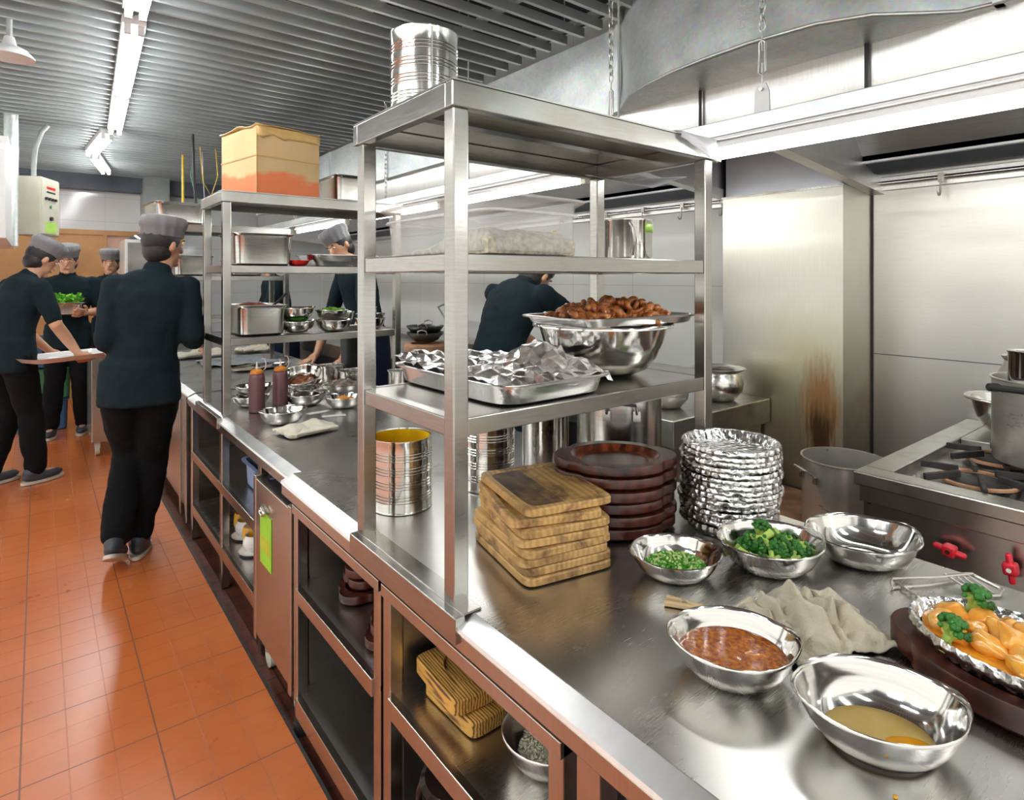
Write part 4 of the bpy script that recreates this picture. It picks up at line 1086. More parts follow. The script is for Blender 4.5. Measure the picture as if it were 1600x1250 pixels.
o = MB().rings([(.006,.004,0),(.008,.005,.004),(.004,.003,.008)], 16).build('corn_bit', M['yellow']); tag(o, 'small yellow corn bit on the rice in the tub', 'corn'); o.location = (1.02, 1.12, S2+.060)

t = stockpot('small polished pot with lime sticker on the middle shelf, right of the rice tub', 1.455, 1.255, S2, .074, .128, 'bowl', False, name='small_pot', lip=.003)
m = MB(); m.tube([(-.055,-.055,.115),(-.062,-.072,.10),(-.062,-.078,.06),(-.055,-.066,.03),(-.048,-.058,.02)], .005, 8); m.build('side_handle', M['pot'], t)
m = MB()
arc = [(-.0748*math.sin(a), -.0748*math.cos(a)) for a in [(-.75+.11*k) for k in range(9)]]
m.loft([[(x, y, .088) for x, y in arc], [(x, y, .114) for x, y in arc]], False, False, closed=False); m.build('lime_sticker', M['lime'], t, solid=.0006)
# thin sheet hanging off the top shelf
m = MB(); vs = []; fs = []
for j in range(13):
    for i in range(9):
        u, v = i/8, j/12
        z_ = 1.857+.004*math.sin(u*7) if v < .35 else 1.857-(v-.35)*.20*(.55+.45*u)
        vs.append((1.30+u*.20+(.02*v), 1.035-.06*v if v < .35 else 1.006-.010*nz(u*4, v*4), z_))
sv = []
for j in range(11):
    for i in range(9):
        u, v = i/8, j/10
        xx = 1.38+u*.17; 
        if v < .3: p = (xx, 1.06-v*.19, 1.859+.006*abs(nz(u*5, v*3)))
        else: p = (xx+.02*(v-.3)*nz(u,3), 1.001-.006*nz(u*5,v*5), 1.853-(v-.3)*.075*(.3+u))
        sv.append(p)
for j in range(10):
    for i in range(8): a = j*9+i; fs.append((a, a+1, a+10, a+9))
m.add(sv, fs); tag(m.build('plastic_sheet', M['sheet'], solid=.0008, ang=180), 'thin translucent plastic sheet draped over the right corner of the near top shelf', 'sheet')
m = MB(); sv = []; fs = []
for j in range(9):
    for i in range(9):
        u, v = i/8, j/8
        sv.append((1.545-.155*u, 1.40-.30*v*(1-.1*u)-.02*u, 1.786-.075*u*v-.045*v*(1-u)*.6-.006*nz(u*4,v*4)))
for j in range(8):
    for i in range(8): a = j*9+i; fs.append((a, a+1, a+10, a+9))
m.add(sv, fs); m.build('hanging_flap', M['sheet'], bpy.data.objects['plastic_sheet'], solid=.0008, ang=180)

# ------------------------------------------------------------------ under the near table
def woodblock(label, rec, a=.10, b=.125, h=.036):
    return board('striped_wood_block', a, b, h, rec, M['firedwood'], M['firedwood'], label, 'wood block', 'flame striped wood blocks', n=96, roundrec=True, depth=.009)
wb = woodblock('flame striped wood block with a round hollow, middle of the pile under the table', (.098,.082), .135, .103)
wb.location = (.848, 1.190, .456+.045); wb.rotation_euler = (0,0,-.06)
dup(wb, (.862, 1.166, .4562), rz=.03, label='flame striped wood block at the bottom of the pile under the table')
dup(wb, (.98, 1.195, .456+.088), rz=-.32, label='topmost flame striped wood block, mostly hidden behind the table edge')
wb.location.z = .456+.0375
bpy.data.objects['striped_wood_block.002'].location.z = .456+.0745
o = bowl_mb(.100,.098,.068).build('steel_bowl', M['pan'], ang=60); o.location = (.828,.925,.456); tag(o, 'steel bowl of raw rice on the shelf under the near table', 'bowl')
m = heap(.066,.062,.012,.028,6,.5,60); bits(m,.066,.062,.012,.031,420,.0062,5,.4)
q = m.build('raw_rice', M['ricegrain'], ang=180); tag(q, 'raw rice grains in the bowl under the near table', 'rice', None, 'stuff'); q.location = (.828,.925,.456)
# dark holders in bay two
for i, (x, y, z, rz_, lb) in enumerate(((.84,1.80,.452,.5,'lowest dark wooden holder piled inside the rack under the table'),(.85,1.82,.484,.8,'second dark wooden holder from the bottom in the pile under the table'),(.86,1.80,.516,.3,'third dark wooden holder from the bottom in the pile under the table'),(.87,1.82,.548,1.0,'fourth dark wooden holder from the bottom in the pile under the table'),(.86,1.80,.580,.6,'topmost dark wooden holder of the pile inside the under-table rack'),
        (.80,1.515,.452,.2,'lower dark wooden holder leaning by the rack post under the table'),(.81,1.52,.484,.4,'upper dark wooden holder by the rack post under the table'))):
    o = dup(h0, (x,y,z+.001), rz=rz_, label=lb, group='dark wooden holders under the table'); o.scale = (.68,.66,1) if i > 0 else (.76,.7,1)
# carved stands on the bottom shelf
def stand():
    t = thing('carved_wood_stand', 'glossy black carved round wooden stand on the bottom shelf, upper of two', 'stand', (0,0,0), 0, 'carved stands')
    MB().rings([(.085,.085,0),(.09,.09,.006),(.09,.09,.012),(.078,.078,.018),(.078,.078,.022),(.05,.05,.022)], 48).build('ring_base', M['carved'], t, ang=40)
    MB().rings([(.07,.07,.075),(.088,.088,.082),(.092,.092,.092),(.08,.08,.1),(.06,.06,.096)], 48).build('ring_top', M['carved'], t, ang=40)
    for k in range(5):
        a = k*2*pi/5; m = MB()
        m.tube([((.078+.016*math.sin(q*pi))*math.cos(a), (.078+.016*math.sin(q*pi))*math.sin(a), .012+.075*q) for q in [j/8 for j in range(9)]], .008, 8, rr=[.012,.009,.007,.0065,.007,.008,.009,.010,.012]); m.build('scroll_leg', M['carved'], t)
    return t
st = stand(); st.location = (.765, 1.165, .101+.105)
dup(st, (.765,1.165,.101), rz=.5, label='glossy black carved round wooden stand on the bottom shelf, lower of two')
dup(st, (.90,.98,.101), rz=.2, label='glossy black carved round stand farther in on the bottom shelf')
# second table shelves
def cup(label, x, y, z):
    t = thing('porcelain_cup', label, 'cup', (x,y,z), 0, 'white cups with saucers below the second table')
    MB().rings([(.03,.03,.012),(.042,.042,.02),(.052,.052,.042),(.05,.05,.066),(.04,.04,.082),(.042,.042,.086),(.038,.038,.084),(.047,.047,.064),(.049,.049,.042),(.03,.03,.018)], 36).build('cup_body', M['bwhite'], t, ang=70)
    MB().rings([(.03,.03,0),(.035,.035,.003),(.068,.068,.010),(.069,.069,.013),(.04,.04,.007),(.02,.02,.014)], 36).build('saucer', M['bwhite'], t, ang=50)
    return t
c0 = cup('white porcelain cup with saucer, nearer one under the second table', *P(398, 862, .171), .171)
x, y = P(385, 838, .171); dup(c0, (x, y, .171), label='white porcelain cup with saucer, farther one under the second table')
x, y = P(382, 850, .171); dup(c0, (x+.13, y, .171), label='white porcelain cup half hidden behind the cabinet post')
def jar(label, x, y, z):
    t = thing('amber_glass', label, 'glass', (x,y,z), 0, 'amber ribbed glasses')
    def fn(a, b, z_, th): k = 1+.03*math.cos(14*th); return a*k, b*k, z_
    MB().rings([(.028,.028,0),(.033,.033,.006),(.042,.042,.05),(.040,.040,.085),(.036,.036,.10),(.034,.034,.10),(.037,.037,.085),(.038,.038,.05),(.028,.028,.008)], 56, fn=fn).build('glass_wall', M['amber'], t, ang=60)
    MB().rings([(.026,.026,.008),(.036,.036,.05),(.035,.035,.07)], 40).build('amber_filling', M['oilyellow'], t)
    return t
j0 = jar('amber ribbed glass beside the rack post, nearer of two', .80, 3.02, .171)
dup(j0, (.81, 3.22, .171), label='amber ribbed glass farther back under the second table')
t = thing('storage_tub', 'grey blue plastic tub on the upper shelf under the second table', 'tub', (.90, 2.86, .471)); gn(.13,.20,.12,'greyplastic',t)

# ------------------------------------------------------------------ second shelving contents
T1, T2, T3 = 1.8785, 1.516, 1.159
t = thing('cardboard_box', 'worn printed cardboard box with torn taped top on the second shelving', 'box', (.862,3.165,T1), R(10.5))
MB().box(0,.35,0,.41,0,.345).build('box_body', M['cardboard'], t, smooth=False, bevel=.004)
m = MB(); vs = []; fs = []
for j in range(5):
    for i in range(13):
        u, v = i/12, j/4; vs.append((u*.352-.001, -.002-.004*abs(nz(u*8, v*3)), .347-v*.05*(1+.5*nz(u*6, 1))))
for j in range(4):
    for i in range(12): a = j*13+i; fs.append((a,a+1,a+14,a+13))
m.add(vs, fs); m.build('torn_flap', M['tape'], t, solid=.002)
m = MB(); sv = []; fs = []
for j in range(9):
    for i in range(9):
        u, v = i/8, j/8; sv.append((-.008+u*.366, -.008+v*.426, .350+.022*nz(u*3.1, v*3.3, 2)+.012*abs(nz(u*9, v*9))))
for j in range(8):
    for i in range(8): a = j*9+i; fs.append((a,a+1,a+10,a+9))
m.add(sv, fs); m.build('top_flap', M['tape'], t, solid=.004)
m = MB(); m.box(-.003,0,-.003,.0,.0,.35); m.box(.0,.35,-.003,-.0005,.192,.198); m.box(-.003,-.0005,0,.41,.192,.198); m.build('crease', M['tape'], t, smooth=False)
x=None
o = cloth('plastic_bag', 'small white plastic bag on top of the cardboard box', 'sheet', 1.02, 3.40, T1+.365, .10,.10,.03, 3); tag(o, None, 'bag')
def gnpan(label, x, y, z, a, b, h, name='steel_food_pan', group='deep steel food pans', rz=0):
    t = thing(name, label, 'food pan', (x,y,z), rz, group); gn(a, b, h, 'pan', t, name='pan_body', rim=.012); return t
gnpan('narrow steel food pan right of the cardboard box', 1.37, 3.33, T1, .085, .15, .145)
gnpan('large deep steel food pan on the middle shelf of the second unit', .915, 3.37, T2, .145, .175, .165)
t = gnpan('steel food pan of red meat on the lower shelf of the second unit', .90, 3.33, T3, .115, .16, .155)
o = heap(.10,.145,.02,.145,3,.5,25); o = o.build('red_meat', M['meat'], ang=180); o.location = (.90,3.33,T3); tag(o, 'marinated red meat filling the steel food pan', 'meat', None, 'stuff')
m = MB(); m.tube([(.96,3.30,T3+.13),(1.0,3.27,T3+.17),(1.03,3.24,T3+.21)], .007, 8); tag(m.build('black_scoop_handle', M['black']), 'black handle of a scoop standing in the meat pan', 'scoop')
t = thing('wrapped_food_tray', 'steel tray of food wrapped in film on the middle shelf of the second unit', 'tray', (1.35, 3.31, T2)); 
MB().rings([(.16,.13,0,6),(.165,.135,.004,6),(.205,.155,.058,6),(.215,.165,.060,6),(.215,.165,.063,6),(.20,.15,.062,6),(.16,.13,.006,6)], 56).build('tray_body', M['alu'], t, ang=40)
MB().rings([(.162,.13,.008,6),(.198,.148,.055,6),(.12,.1,.060,6)], 40).build('packed_food', M['brownmeat'], t, ang=60)
o = bowl('red plastic dish between the deep pan and the wrapped tray', 0,0,.12,.03, xy=(1.105,3.27), z=T2, group=None, pinch=0, name='red_dish', cat='dish'); o.data.materials[0] = M['redtape']
zz = T3
bl = [('lower steel bowl with greens, next to the meat pan',1.10,3.27,0,.19,.06,0),('upper empty bowl of the pair next to the meat pan',1.095,3.28,.062,.20,.07,.08),('lower steel bowl under the cut green beans',1.285,3.22,0,.215,.062,0),('upper steel bowl heaped with cut green beans',1.28,3.24,.060,.19,.055,-.05),('steel bowl tilted behind the green beans',1.40,3.46,.0,.22,.09,.2),('lower steel bowl at the right of the second unit',1.50,3.22,0,.19,.062,0),('upper steel bowl at the right of the second unit',1.505,3.23,.058,.19,.03,0)]
for lb, x, y, dz, dia, hh, tl in bl:
    bowl(lb, 0, 0, dia, hh, z=zz+dz, xy=(x,y), group='steel bowls on the second shelving', tilt=0, rz=x*3)
o = heap(.07,.065,.016,.042,3,.4,40); bits(o,.072,.068,.016,.046,170,.011,3,.3); o = o.build('cut_green_beans', M['beans'], ang=60); o.location = (1.28,3.24,zz+.062); tag(o, 'cut green beans heaped in the upper bowl', 'beans', None, 'stuff')
o = heap(.075,.075,.010,.042,3,.6,40).build('chopped_greens', M['scallion'], ang=60); o.location = (1.10,3.27,zz); tag(o, 'dark chopped greens in the lower bowl', 'greens', None, 'stuff')
stockpot('small cylinder pot at the right end of the second shelving', 1.575, 3.40, zz, .045, .12, 'pan', False, name='small_pot', lip=.004)
# --- second table top
T4 = CT-.0025
def bottle(label, px, py):
    x, y = P(px, py, T4); t = thing('squeeze_bottle', label, 'bottle', (x, y+.03, T4), 0, 'squeeze bottles of plum sauce')
    MB().rings([(a,a,b) for a, b in [(.034,0),(.038,.003),(.0385,.02),(.038,.17),(.034,.185),(.028,.19)]], 40).build('bottle_body', M['bottle'], t, ang=50)
    MB().rings([(a,a,b) for a, b in [(.029,.19),(.031,.192),(.031,.204),(.02,.212),(.009,.216)]], 32).build('nozzle_cap', M['bottletop'], t, ang=50)
    MB().cyl((0,0,.212),(0,0,.25),.007,.003,n=14).build('nozzle_tip', M['nozzle'], t)
    m = MB(); m.tube([(.026,0,.20),(.042,.0,.215),(.044,0,.24),(.036,0,.262),(.02,0,.265)], .002, 6); m.build('cap_strap', M['nozzle'], t)
    return t
bottle('plum coloured squeeze bottle, left and nearer of two', 404, 645); bottle('plum coloured squeeze bottle, right of two', 441, 638)
B2 = 'steel bowls on the second table'
bowl('small empty steel bowl in front of the squeeze bottles', 442, 661, .205, .062, z=T4, group=B2)
bowl('lower steel bowl left behind the nearer squeeze bottle', 393, 634, .19, .055, z=T4, group=B2)
o = bowl('upper steel bowl stacked left behind the nearer squeeze bottle', 398, 634, .19, .055, z=T4+.052, group=B2, xy=P(398,634,T4))
bowl('lowest steel bowl of the leaning stack right of the bottles', 478, 632, .215, .06, z=T4, group=B2)
x, y = P(474, 628, T4)
bowl('middle steel bowl of the leaning stack right of the bottles', 0,0, .215, .05, z=T4+.056, group=B2, xy=(x,y))
o = bowl('tilted top bowl holding brown meat, right of the bottles', 0,0, .21, .06, z=T4+.100, group=B2, xy=(x-.01,y)); o.rotation_euler = (.38,-.22,0)
q = heap(.07,.06,.022,.025,8,.5,30); q = q.build('brown_meat', M['brownmeat'], ang=180); q.location = o.location; q.rotation_euler = o.rotation_euler; tag(q, 'brown meat pieces in the tilted bowl', 'meat', None, 'stuff')
o = bowl('steel bowl of shredded carrot right of the paper slips', 538, 636, .20, .058, z=T4, group=B2)
q = heap(.065,.05,.02,.035,8,.6,40).build('shredded_carrot', M['carrot'], ang=180); q.location = o.location; tag(q, 'shredded orange carrot in the bowl', 'carrot', None, 'stuff')
x, y = P(533, 617, T4); o = bowl('steel bowl heaped with grey prawns behind the carrot bowl', 0,0, .25, .055, z=T4+.0, group=B2, xy=(x+.03,y+.05))
q = heap(.11,.10,.03,.045,8,.7,40).build('raw_prawns', M['prawn'], ang=180); q.location = o.location; tag(q, 'heap of raw grey prawns in the wide bowl', 'prawns', None, 'stuff')
x, y = P(522, 603, T4); stockpot('steel cylinder pot behind the prawns, left one', x, y+.05, T4, .082, .125, 'bowl', False, name='small_pot', group='small pots on the second table')
x, y = P(543, 607, T4); t = stockpot('steel cylinder pot with a red band behind the prawns', x+.06, y+.02, T4, .095, .105, 'bowl', False, name='small_pot', group='small pots on the second table')
MB().rings([(.0955,.0955,.018),(.0965,.0965,.020),(.0965,.0965,.036),(.0955,.0955,.038)], 48, cap0=False, cap1=False).build('red_band', M['redtape'], t)
x, y = P(606, 603, T4); stockpot('steel canister at the right edge of the second table', 1.57, y if y > 2 and y < 3 else 3.0, T4, .06, .16, 'pan', False, name='canister')
def plate(label, px, py, a=.17, b=.12, grp='oval steel platters', zz=0):
    x, y = P(px, py, T4); o = MB().rings([(a*.7,b*.7,0),(a*.75,b*.75,.003),(a,b,.015),(a,b,.018),(a*.76,b*.76,.006),(a*.4,b*.4,.005)], 56).build('oval_platter', M['bowl'], ang=40)
    o.location = (x, y, T4+zz+.001); o.rotation_euler = (0,0,.6); return tag(o, label, 'platter', grp)
plate('oval steel platter farther left behind the bottles', 393, 577); plate('oval steel platter under the round plate behind the bottles', 425, 573, zz=.0)
x, y = P(478, 592, T4); o = MB().rings([(.08,.08,0),(.09,.09,.003),(.15,.15,.014),(.15,.15,.017),(.09,.09,.006),(.04,.04,.005)], 48).build('round_plate', M['bwhite'], ang=40); o.location = (x+.04,y+.1,T4+.001); tag(o, 'round pale plate behind the tilted meat bowl', 'plate')
# folded towel
x, y = P(484, 678, T4); t = cloth('folded_towel', 'cream folded terry towel lying on the second table', 'creamtowel', x, y+.04, T4, .22, .16, .012, 5, rz=.15, freq=4, th=.016, base=.003, edge=.05, peak=[(-.2,.1,.3,.014),(.22,.1,.22,.016)]); tag(t, None, 'towel')
for i, (px, py, rz_, lb) in enumerate(((497,645,.2,'white paper slip lying left near the folded towel'),(522,650,-.3,'white paper slip lying right near the folded towel'))):
    x, y = P(px, py, T4); o = MB().box(-.055,.055,-.02,.02,0,.0012).build('paper_slip', M['paper'], smooth=False); o.location = (x, y, T4+.001); o.rotation_euler = (0,0,rz_); tag(o, lb, 'paper', 'paper slips')
t = cloth('grey_cloth', 'grey blue cloth spread on the far table behind the second shelving', 'greycloth', 1.24, 5.12, CT-.001, .50, .5, .03, 15, freq=6, th=.005); tag(t, None, 'cloth')
t = cloth('cream_cloth', 'cream cloth bundled on the far table behind the second shelving', 'creamtowel', 1.52, 5.72, CT-.001, .26, .22, .06, 25, freq=5, th=.02); tag(t, None, 'cloth')
t = cloth('cream_cloth', 'cream cloth lying on the far table left of the second shelving', 'creamtowel', 1.08, 5.62, CT-.001, .40, .2, .05, 35, freq=5, th=.02); tag(t, None, 'cloth')
# dark bin at the right rear of second shelving
t = thing('wrapped_bin', 'dark crinkled plastic wrapped bin at the far right of the second table', 'bin', (1.60,3.70,T4)); 
MB().rings([(.055,.055,0,5),(.07,.07,.32,5),(.06,.06,.325,5)], 40, fn=lambda x,y,z,t_: (x+.006*nz(x*30,y*30,z*14), y+.006*nz(x*30+4,y*30,z*14), z)).build('bin_wrap', M['black'], t, ang=30)

# far shelving
T5 = 1.851
t = gnpan('big deep steel pan on top of the far shelving above the walking cook', .80, 5.10, T5, .165, .20, .15, rz=.1)
o = MB().rings([(.15,.15,0),(.15,.15,.012),(.10,.10,.05),(.03,.03,.07)], 40).build('domed_lid', M['bowl'], ang=60); o.location = (.84, 7.1, 1.83); tag(o, 'shiny domed lid standing left of the far steel pan', 'lid')
t = thing('steel_cupboard', 'tall pale steel cupboard left behind the walking cook', 'cupboard', (.66, 6.90, 0))
MB().box(0,.4,0,.5,-.034,1.83).build('cupboard_body', M['hoodwhite'], t, smooth=False, bevel=.005)
MB().box(.02,.38,-.015,0,.08,1.80).build('cupboard_door', M['frame'], t, smooth=False, bevel=.003)
gnpan('steel food pan on the middle shelf of the far shelving', .92, 5.16, 1.471, .13, .17, .15)
gnpan('second steel food pan on the middle shelf of the far shelving', 1.30, 5.16, 1.471, .13, .17, .12)
# wok, faucet
def wok(label, x, y, z, r_=.17):
    t = thing('wok', label, 'wok', (x,y,z), .9, 'woks on the wok range')
    MB().rings([(r_*.35,r_*.35,.0),(r_*.7,r_*.7,.03),(r_*.95,r_*.95,.08),(r_,r_,.095),(r_*.985,r_*.985,.097),(r_*.93,r_*.93,.08),(r_*.68,r_*.68,.034),(r_*.3,r_*.3,.006)], 48).build('wok_body', M['darkwok'], t, ang=60)
    for sg in (1,-1):
        MB().tube([(sg*r_*.97,-.04,.088),(sg*(r_+.03),-.035,.12),(sg*(r_+.045),0,.13),(sg*(r_+.03),.035,.12),(sg*r_*.97,.04,.088)], .006, 8).build('wok_handle', M['pot'], t)
    return t
w0 = wok('dark wok sitting on the ring below the wall faucet', 2.73, 4.72, .872)
dup(w0, (2.73, 4.72, .93), label='second dark wok nested in the one below the faucet')
dup(w0, (2.73, 3.3, .872), label='dark wok nearer on the wok range, behind the near shelf post')
t = thing('swing_faucet', 'chrome swing faucet on the wall above the wok range', 'faucet', (0,0,0))
fx0, fy0 = 3.30, 6.0
MB().tube([(3.34,5.05,.88),(3.20,5.1,1.02),(3.10,5.1,1.17),(3.08,5.0,1.19),(3.0,4.75,1.22),(2.95,4.65,1.23),(2.93,4.62,1.20),(2.92,4.61,1.15)], .011, 10).build('spout', M['bowl'], t)
MB().cyl((3.34,5.05,.861),(3.34,5.05,.90),.022,n=16).build('valve_body', M['pan'], t)
# bowls on the wok range end
def belly(label, x, y, z, s_, mat='pan', group='pot bellied bowls on the wok range'):
    o = MB().rings([(a*s_,a*s_,b*s_) for a, b in [(.06,0),(.075,.004),(.112,.05),(.118,.085),(.105,.125),(.098,.140),(.128,.158),(.130,.162),(.126,.163),(.094,.142),(.101,.125),(.113,.085),(.108,.05),(.07,.008)]], 56).build('belly_bowl', M[mat], ang=60); o.location = (x,y,z)
    return tag(o, label, 'bowl', group)
belly('pot bellied steel bowl near the stained pier on the wok range', 2.80, 1.80, .8145, 1.05)
belly('grease stained bowl partly behind the right shelf post on the wok range', 2.44, 1.86, .8145, .92, 'pot')
m = MB(); m.tube([(2.34,1.83,.915),(2.30,1.79,.94),(2.29,1.80,.955),(2.33,1.87,.955)], .005, 8); m.build('bowl_handle', M['pot'], bpy.data.objects['belly_bowl.001'], loc=(-2.44,-1.86,-.8145))
o = MB().box(0,.06,0,.004,0,.10).build('orange_tag', M['orange']); o.location = (3.37,2.05,1.13); tag(o, 'faded orange tag on the wall just left of the stained pier', 'tag')

# gas range items
t = stockpot('heat stained stock pot with tied on black tub handle on the gas range', 2.675, .455, .825, .165, .285, 'pot', False)
m = MB(); m.tube([(-.155,.135,.258),(-.185,.06,.262),(-.20,-.03,.262),(-.18,-.12,.262)], .011, 10); m.tube([(-.13,.12,.256),(-.158,.138,.258)], .014, 10); m.build('black_handle', M['black'], t)
m = MB(); m.mbox((.05,.005,.045), T(-.10,-.135,.29) @ RZ(-.9)); m.build('handle_bracket', M['clay'], t, smooth=False)
for i, (dx, dz) in enumerate(((-.105,.30),(-.115,.275))):
    MB().cyl((dx-.01,-.15,dz),(dx,-.135,dz),.005,n=10).build('bracket_bolt', M['bowl'], t)
t = stockpot('steel beaker standing inside the stained stock pot', 2.575, .50, .99, .055, .22, 'bowl', False, name='beaker', lip=.003)
o = MB().rings([(a,a,b) for a, b in [(.13,0),(.15,.01),(.155,.25),(.15,.30),(.12,.345),(.115,.36),(.13,.375),(.13,.38),(.112,.375),(.11,.35),(.14,.30),(.145,.25),(.14,.02)]], 56).build('steel_jar', M['pot'], ang=50); o.location = (2.95,.57,.801); o.scale = (.66,.66,.93); tag(o, 'tall narrow necked steel jar behind the stained stock pot', 'jar')
o = bowl_mb(.16,.16,.145,base=.4).build('deep_steel_bowl', M['pan'], ang=60); o.location = (3.20,.68,.801); tag(o, 'deep grey steel bowl at the back of the gas range beside the wall', 'bowl')
o = MB().rings([(.05,.05,0,8),(.055,.055,.02,8),(.06,.06,.022,8),(.055,.055,.018,8),(.05,.05,.004,8)],40).build('drip_pan', M['darkmetal']); o.location = (2.36,.33,.832); tag(o, 'small blackened square pan on the front of the gas range', 'pan')

# ------------------------------------------------------------------ far left: wall unit, control box, pipe, cart
t = thing('wall_cabinet', 'white wall hung cabinet at the far left edge', 'cabinet', (-.60, 4.9, 1.70))
MB().box(0,.44,0,1.75,0,.56).build('cabinet_body', M['white'], t, smooth=False, bevel=.005)
tt = batten((-.20,4.9), (-.19,6.1), 'lit tube lamp on top of the white wall cabinet at the left edge', n=1, z=2.32, group=None)
t = thing('control_box', 'beige electric control box with switches under the ceiling at the far left', 'control box', (-.16, 6.20, 1.80), R(-24))
MB().box(0,.19,0,.30,0,.47).build('box_body', M['beige'], t, smooth=False, bevel=.004)
MB().box(.19,.198,.01,.29,.01,.46).build('box_door', M['beige'], t, smooth=False, bevel=.002)
for i in range(4):
    MB().cyl((.198,.06+i*.05,.30),(.215,.06+i*.05,.30),.012,n=12).build('switch_knob', M['black'], t)
m = MB(); m.cyl((.198,.14,.24),(.206,.14,.24),.012,n=12); m.build('green_lamp', M['bingreen'], t)
m = MB(); m.cyl((.198,.14,.14),(.215,.14,.14),.016,n=12); m.build('switch_knob', M['black'], t)
MB().box(.198,.2,.08,.22,.38,.40).build('red_marking', M['redtape'], t, smooth=False)
MB().box(.198,.2,.08,.22,.35,.362).build('black_marking', M['black'], t, smooth=False)
MB().box(.198,.2,.06,.24,.02,.11).build('green_label', M['lime'], t, smooth=False)
tag(MB().cyl((-.165,6.02,1.70),(-.165,6.02,2.74),.045,n=20).build('drop_pipe', M['galv']), 'thick galvanised pipe dropping from the ceiling left of the control box', 'pipe')
tag(MB().tube([(-.03,6.25,2.28),(-.03,6.25,2.36),(-.02,6.2,2.5),(.02,6.2,2.64),(.06,6.2,2.70)], .018, 10).build('flexible_conduit', M['pipe']), 'grey flexible conduit curving up from the control box', 'pipe')
t = thing('dome_lamp', 'white dome ceiling lamp at the upper left edge', 'lamp', (-.11, 3.79, 2.52)); 
MB().rings([(.10,.10,0),(.10,.10,.006),(.07,.07,.04),(.03,.03,.06),(.02,.02,.1)], 36).build('shade', M['white'], t, ang=60)
MB().cyl((0,0,.09),(0,0,.2),.012,n=10).build('stem', M['pipe'], t)
t = thing('mobile_steel_cabinet', 'brown reflecting steel cabinet on casters beside the walking cook', 'cabinet', (.34, 5.93, 0))
MB().box(0,.31,0,.60,.11,.80).build('cabinet_body', M['apron'], t, smooth=False, bevel=.006)
MB().box(-.015,.325,-.015,.615,.80,.83).build('cabinet_top', M['pan'], t, smooth=False, bevel=.004)
for (x, y) in ((.04,.05),(.27,.05),(.04,.55),(.27,.55)):
    MB().cyl((x-.014,y,.045),(x+.014,y,.045),.045,n=20).build('caster', M['beige'], t)
    MB().box(x-.02,x+.02,y-.014,y+.014,.06,.115).build('caster_fork', M['pot'], t, smooth=False)
for nm, mt, x, y, z, lb in (('plastic_crate','binblue',.02,7.35,.60,'blue plastic crate beyond the cabinet on casters'),('plastic_crate','bingreen',.05,7.35,.30,'green plastic crate below the blue one, beyond the cabinet on casters'),('plastic_crate','binblue',.03,7.35,0.0,'lowest blue plastic crate beyond the cabinet on casters')):
    t = thing(nm, lb, 'crate', (x,y,z), 0, 'stacked plastic crates'); gn(.20,.15,.29,mt,t,name='crate_body',rim=.01)
# loose wires near the ceiling
for i, (pts, mt, lb) in enumerate((([(1.20,6.5,2.72),(1.16,6.5,2.45),(1.2,6.5,2.25),(1.30,6.5,2.15)], 'bingreen', 'thin green wire dangling left of the cardboard box'),
      ([(1.36,6.4,2.72),(1.38,6.4,2.45),(1.32,6.4,2.25),(1.25,6.4,2.38),(1.22,6.4,2.72)], 'yellow', 'yellow looped wire dangling left of the cardboard box'),
      ([(1.28,6.6,2.72),(1.29,6.6,2.45),(1.31,6.6,2.05)], 'pipe', 'grey wire dangling left of the cardboard box'),
      ([(1.05,5.8,2.70),(1.06,5.8,2.3),(1.08,5.75,1.9)], 'black', 'dark hose hanging above the far steel pan'))):
    tag(MB().tube(pts, .0045 if i < 3 else .012, 6).build('hanging_wire', M[mt]), lb, 'wire', 'loose hanging wires')
tag(MB().cyl((1.16,6.9,1.80),(1.16,6.9,2.74),.012,n=10).build('yellow_hose', M['yellow']), 'straight yellow hose hanging left of the second shelving', 'hose')
# ================================================================== PEOPLE
def blob(m, c, r, ax=None, n=16, k=10):
    """ellipsoid; ax = (right, forward, up) axes"""
    c = Vector(c); X, Y_, Z = ax or (Vector((1,0,0)), Vector((0,1,0)), Vector((0,0,1)))
    rg = []
    for i in range(k):
        ph = -pi/2+pi*(i+.5)/k
        rg.append([c + X*(r[0]*math.cos(ph)*math.cos(2*pi*j/n)) + Y_*(r[1]*math.cos(ph)*math.sin(2*pi*j/n)) + Z*(r[2]*math.sin(ph)) for j in range(n)])
    m.loft(rg)
def limb(m, p, r, n=14):
    """tapered round-ended limb through the points p with radii r"""
    p = [Vector(q) for q in p]; pts = []; rr = []
    d0 = (p[0]-p[1]).normalized(); d1 = (p[-1]-p[-2]).normalized()
    for a in (80, 55, 25): pts.append(p[0]+d0*r[0]*math.sin(R(a))); rr.append(r[0]*math.cos(R(a)))
    for i in range(len(p)-1):
        for q in (0, .33, .66): pts.append(p[i].lerp(p[i+1], q)); rr.append(r[i]+(r[i+1]-r[i])*q + (.004 if q else 0))
    pts.append(p[-1]); rr.append(r[-1])
    for a in (25, 55, 80): pts.append(p[-1]+d1*r[-1]*math.sin(R(a))); rr.append(r[-1]*math.cos(R(a)))
    m.tube(pts, .01, n, rr=rr)
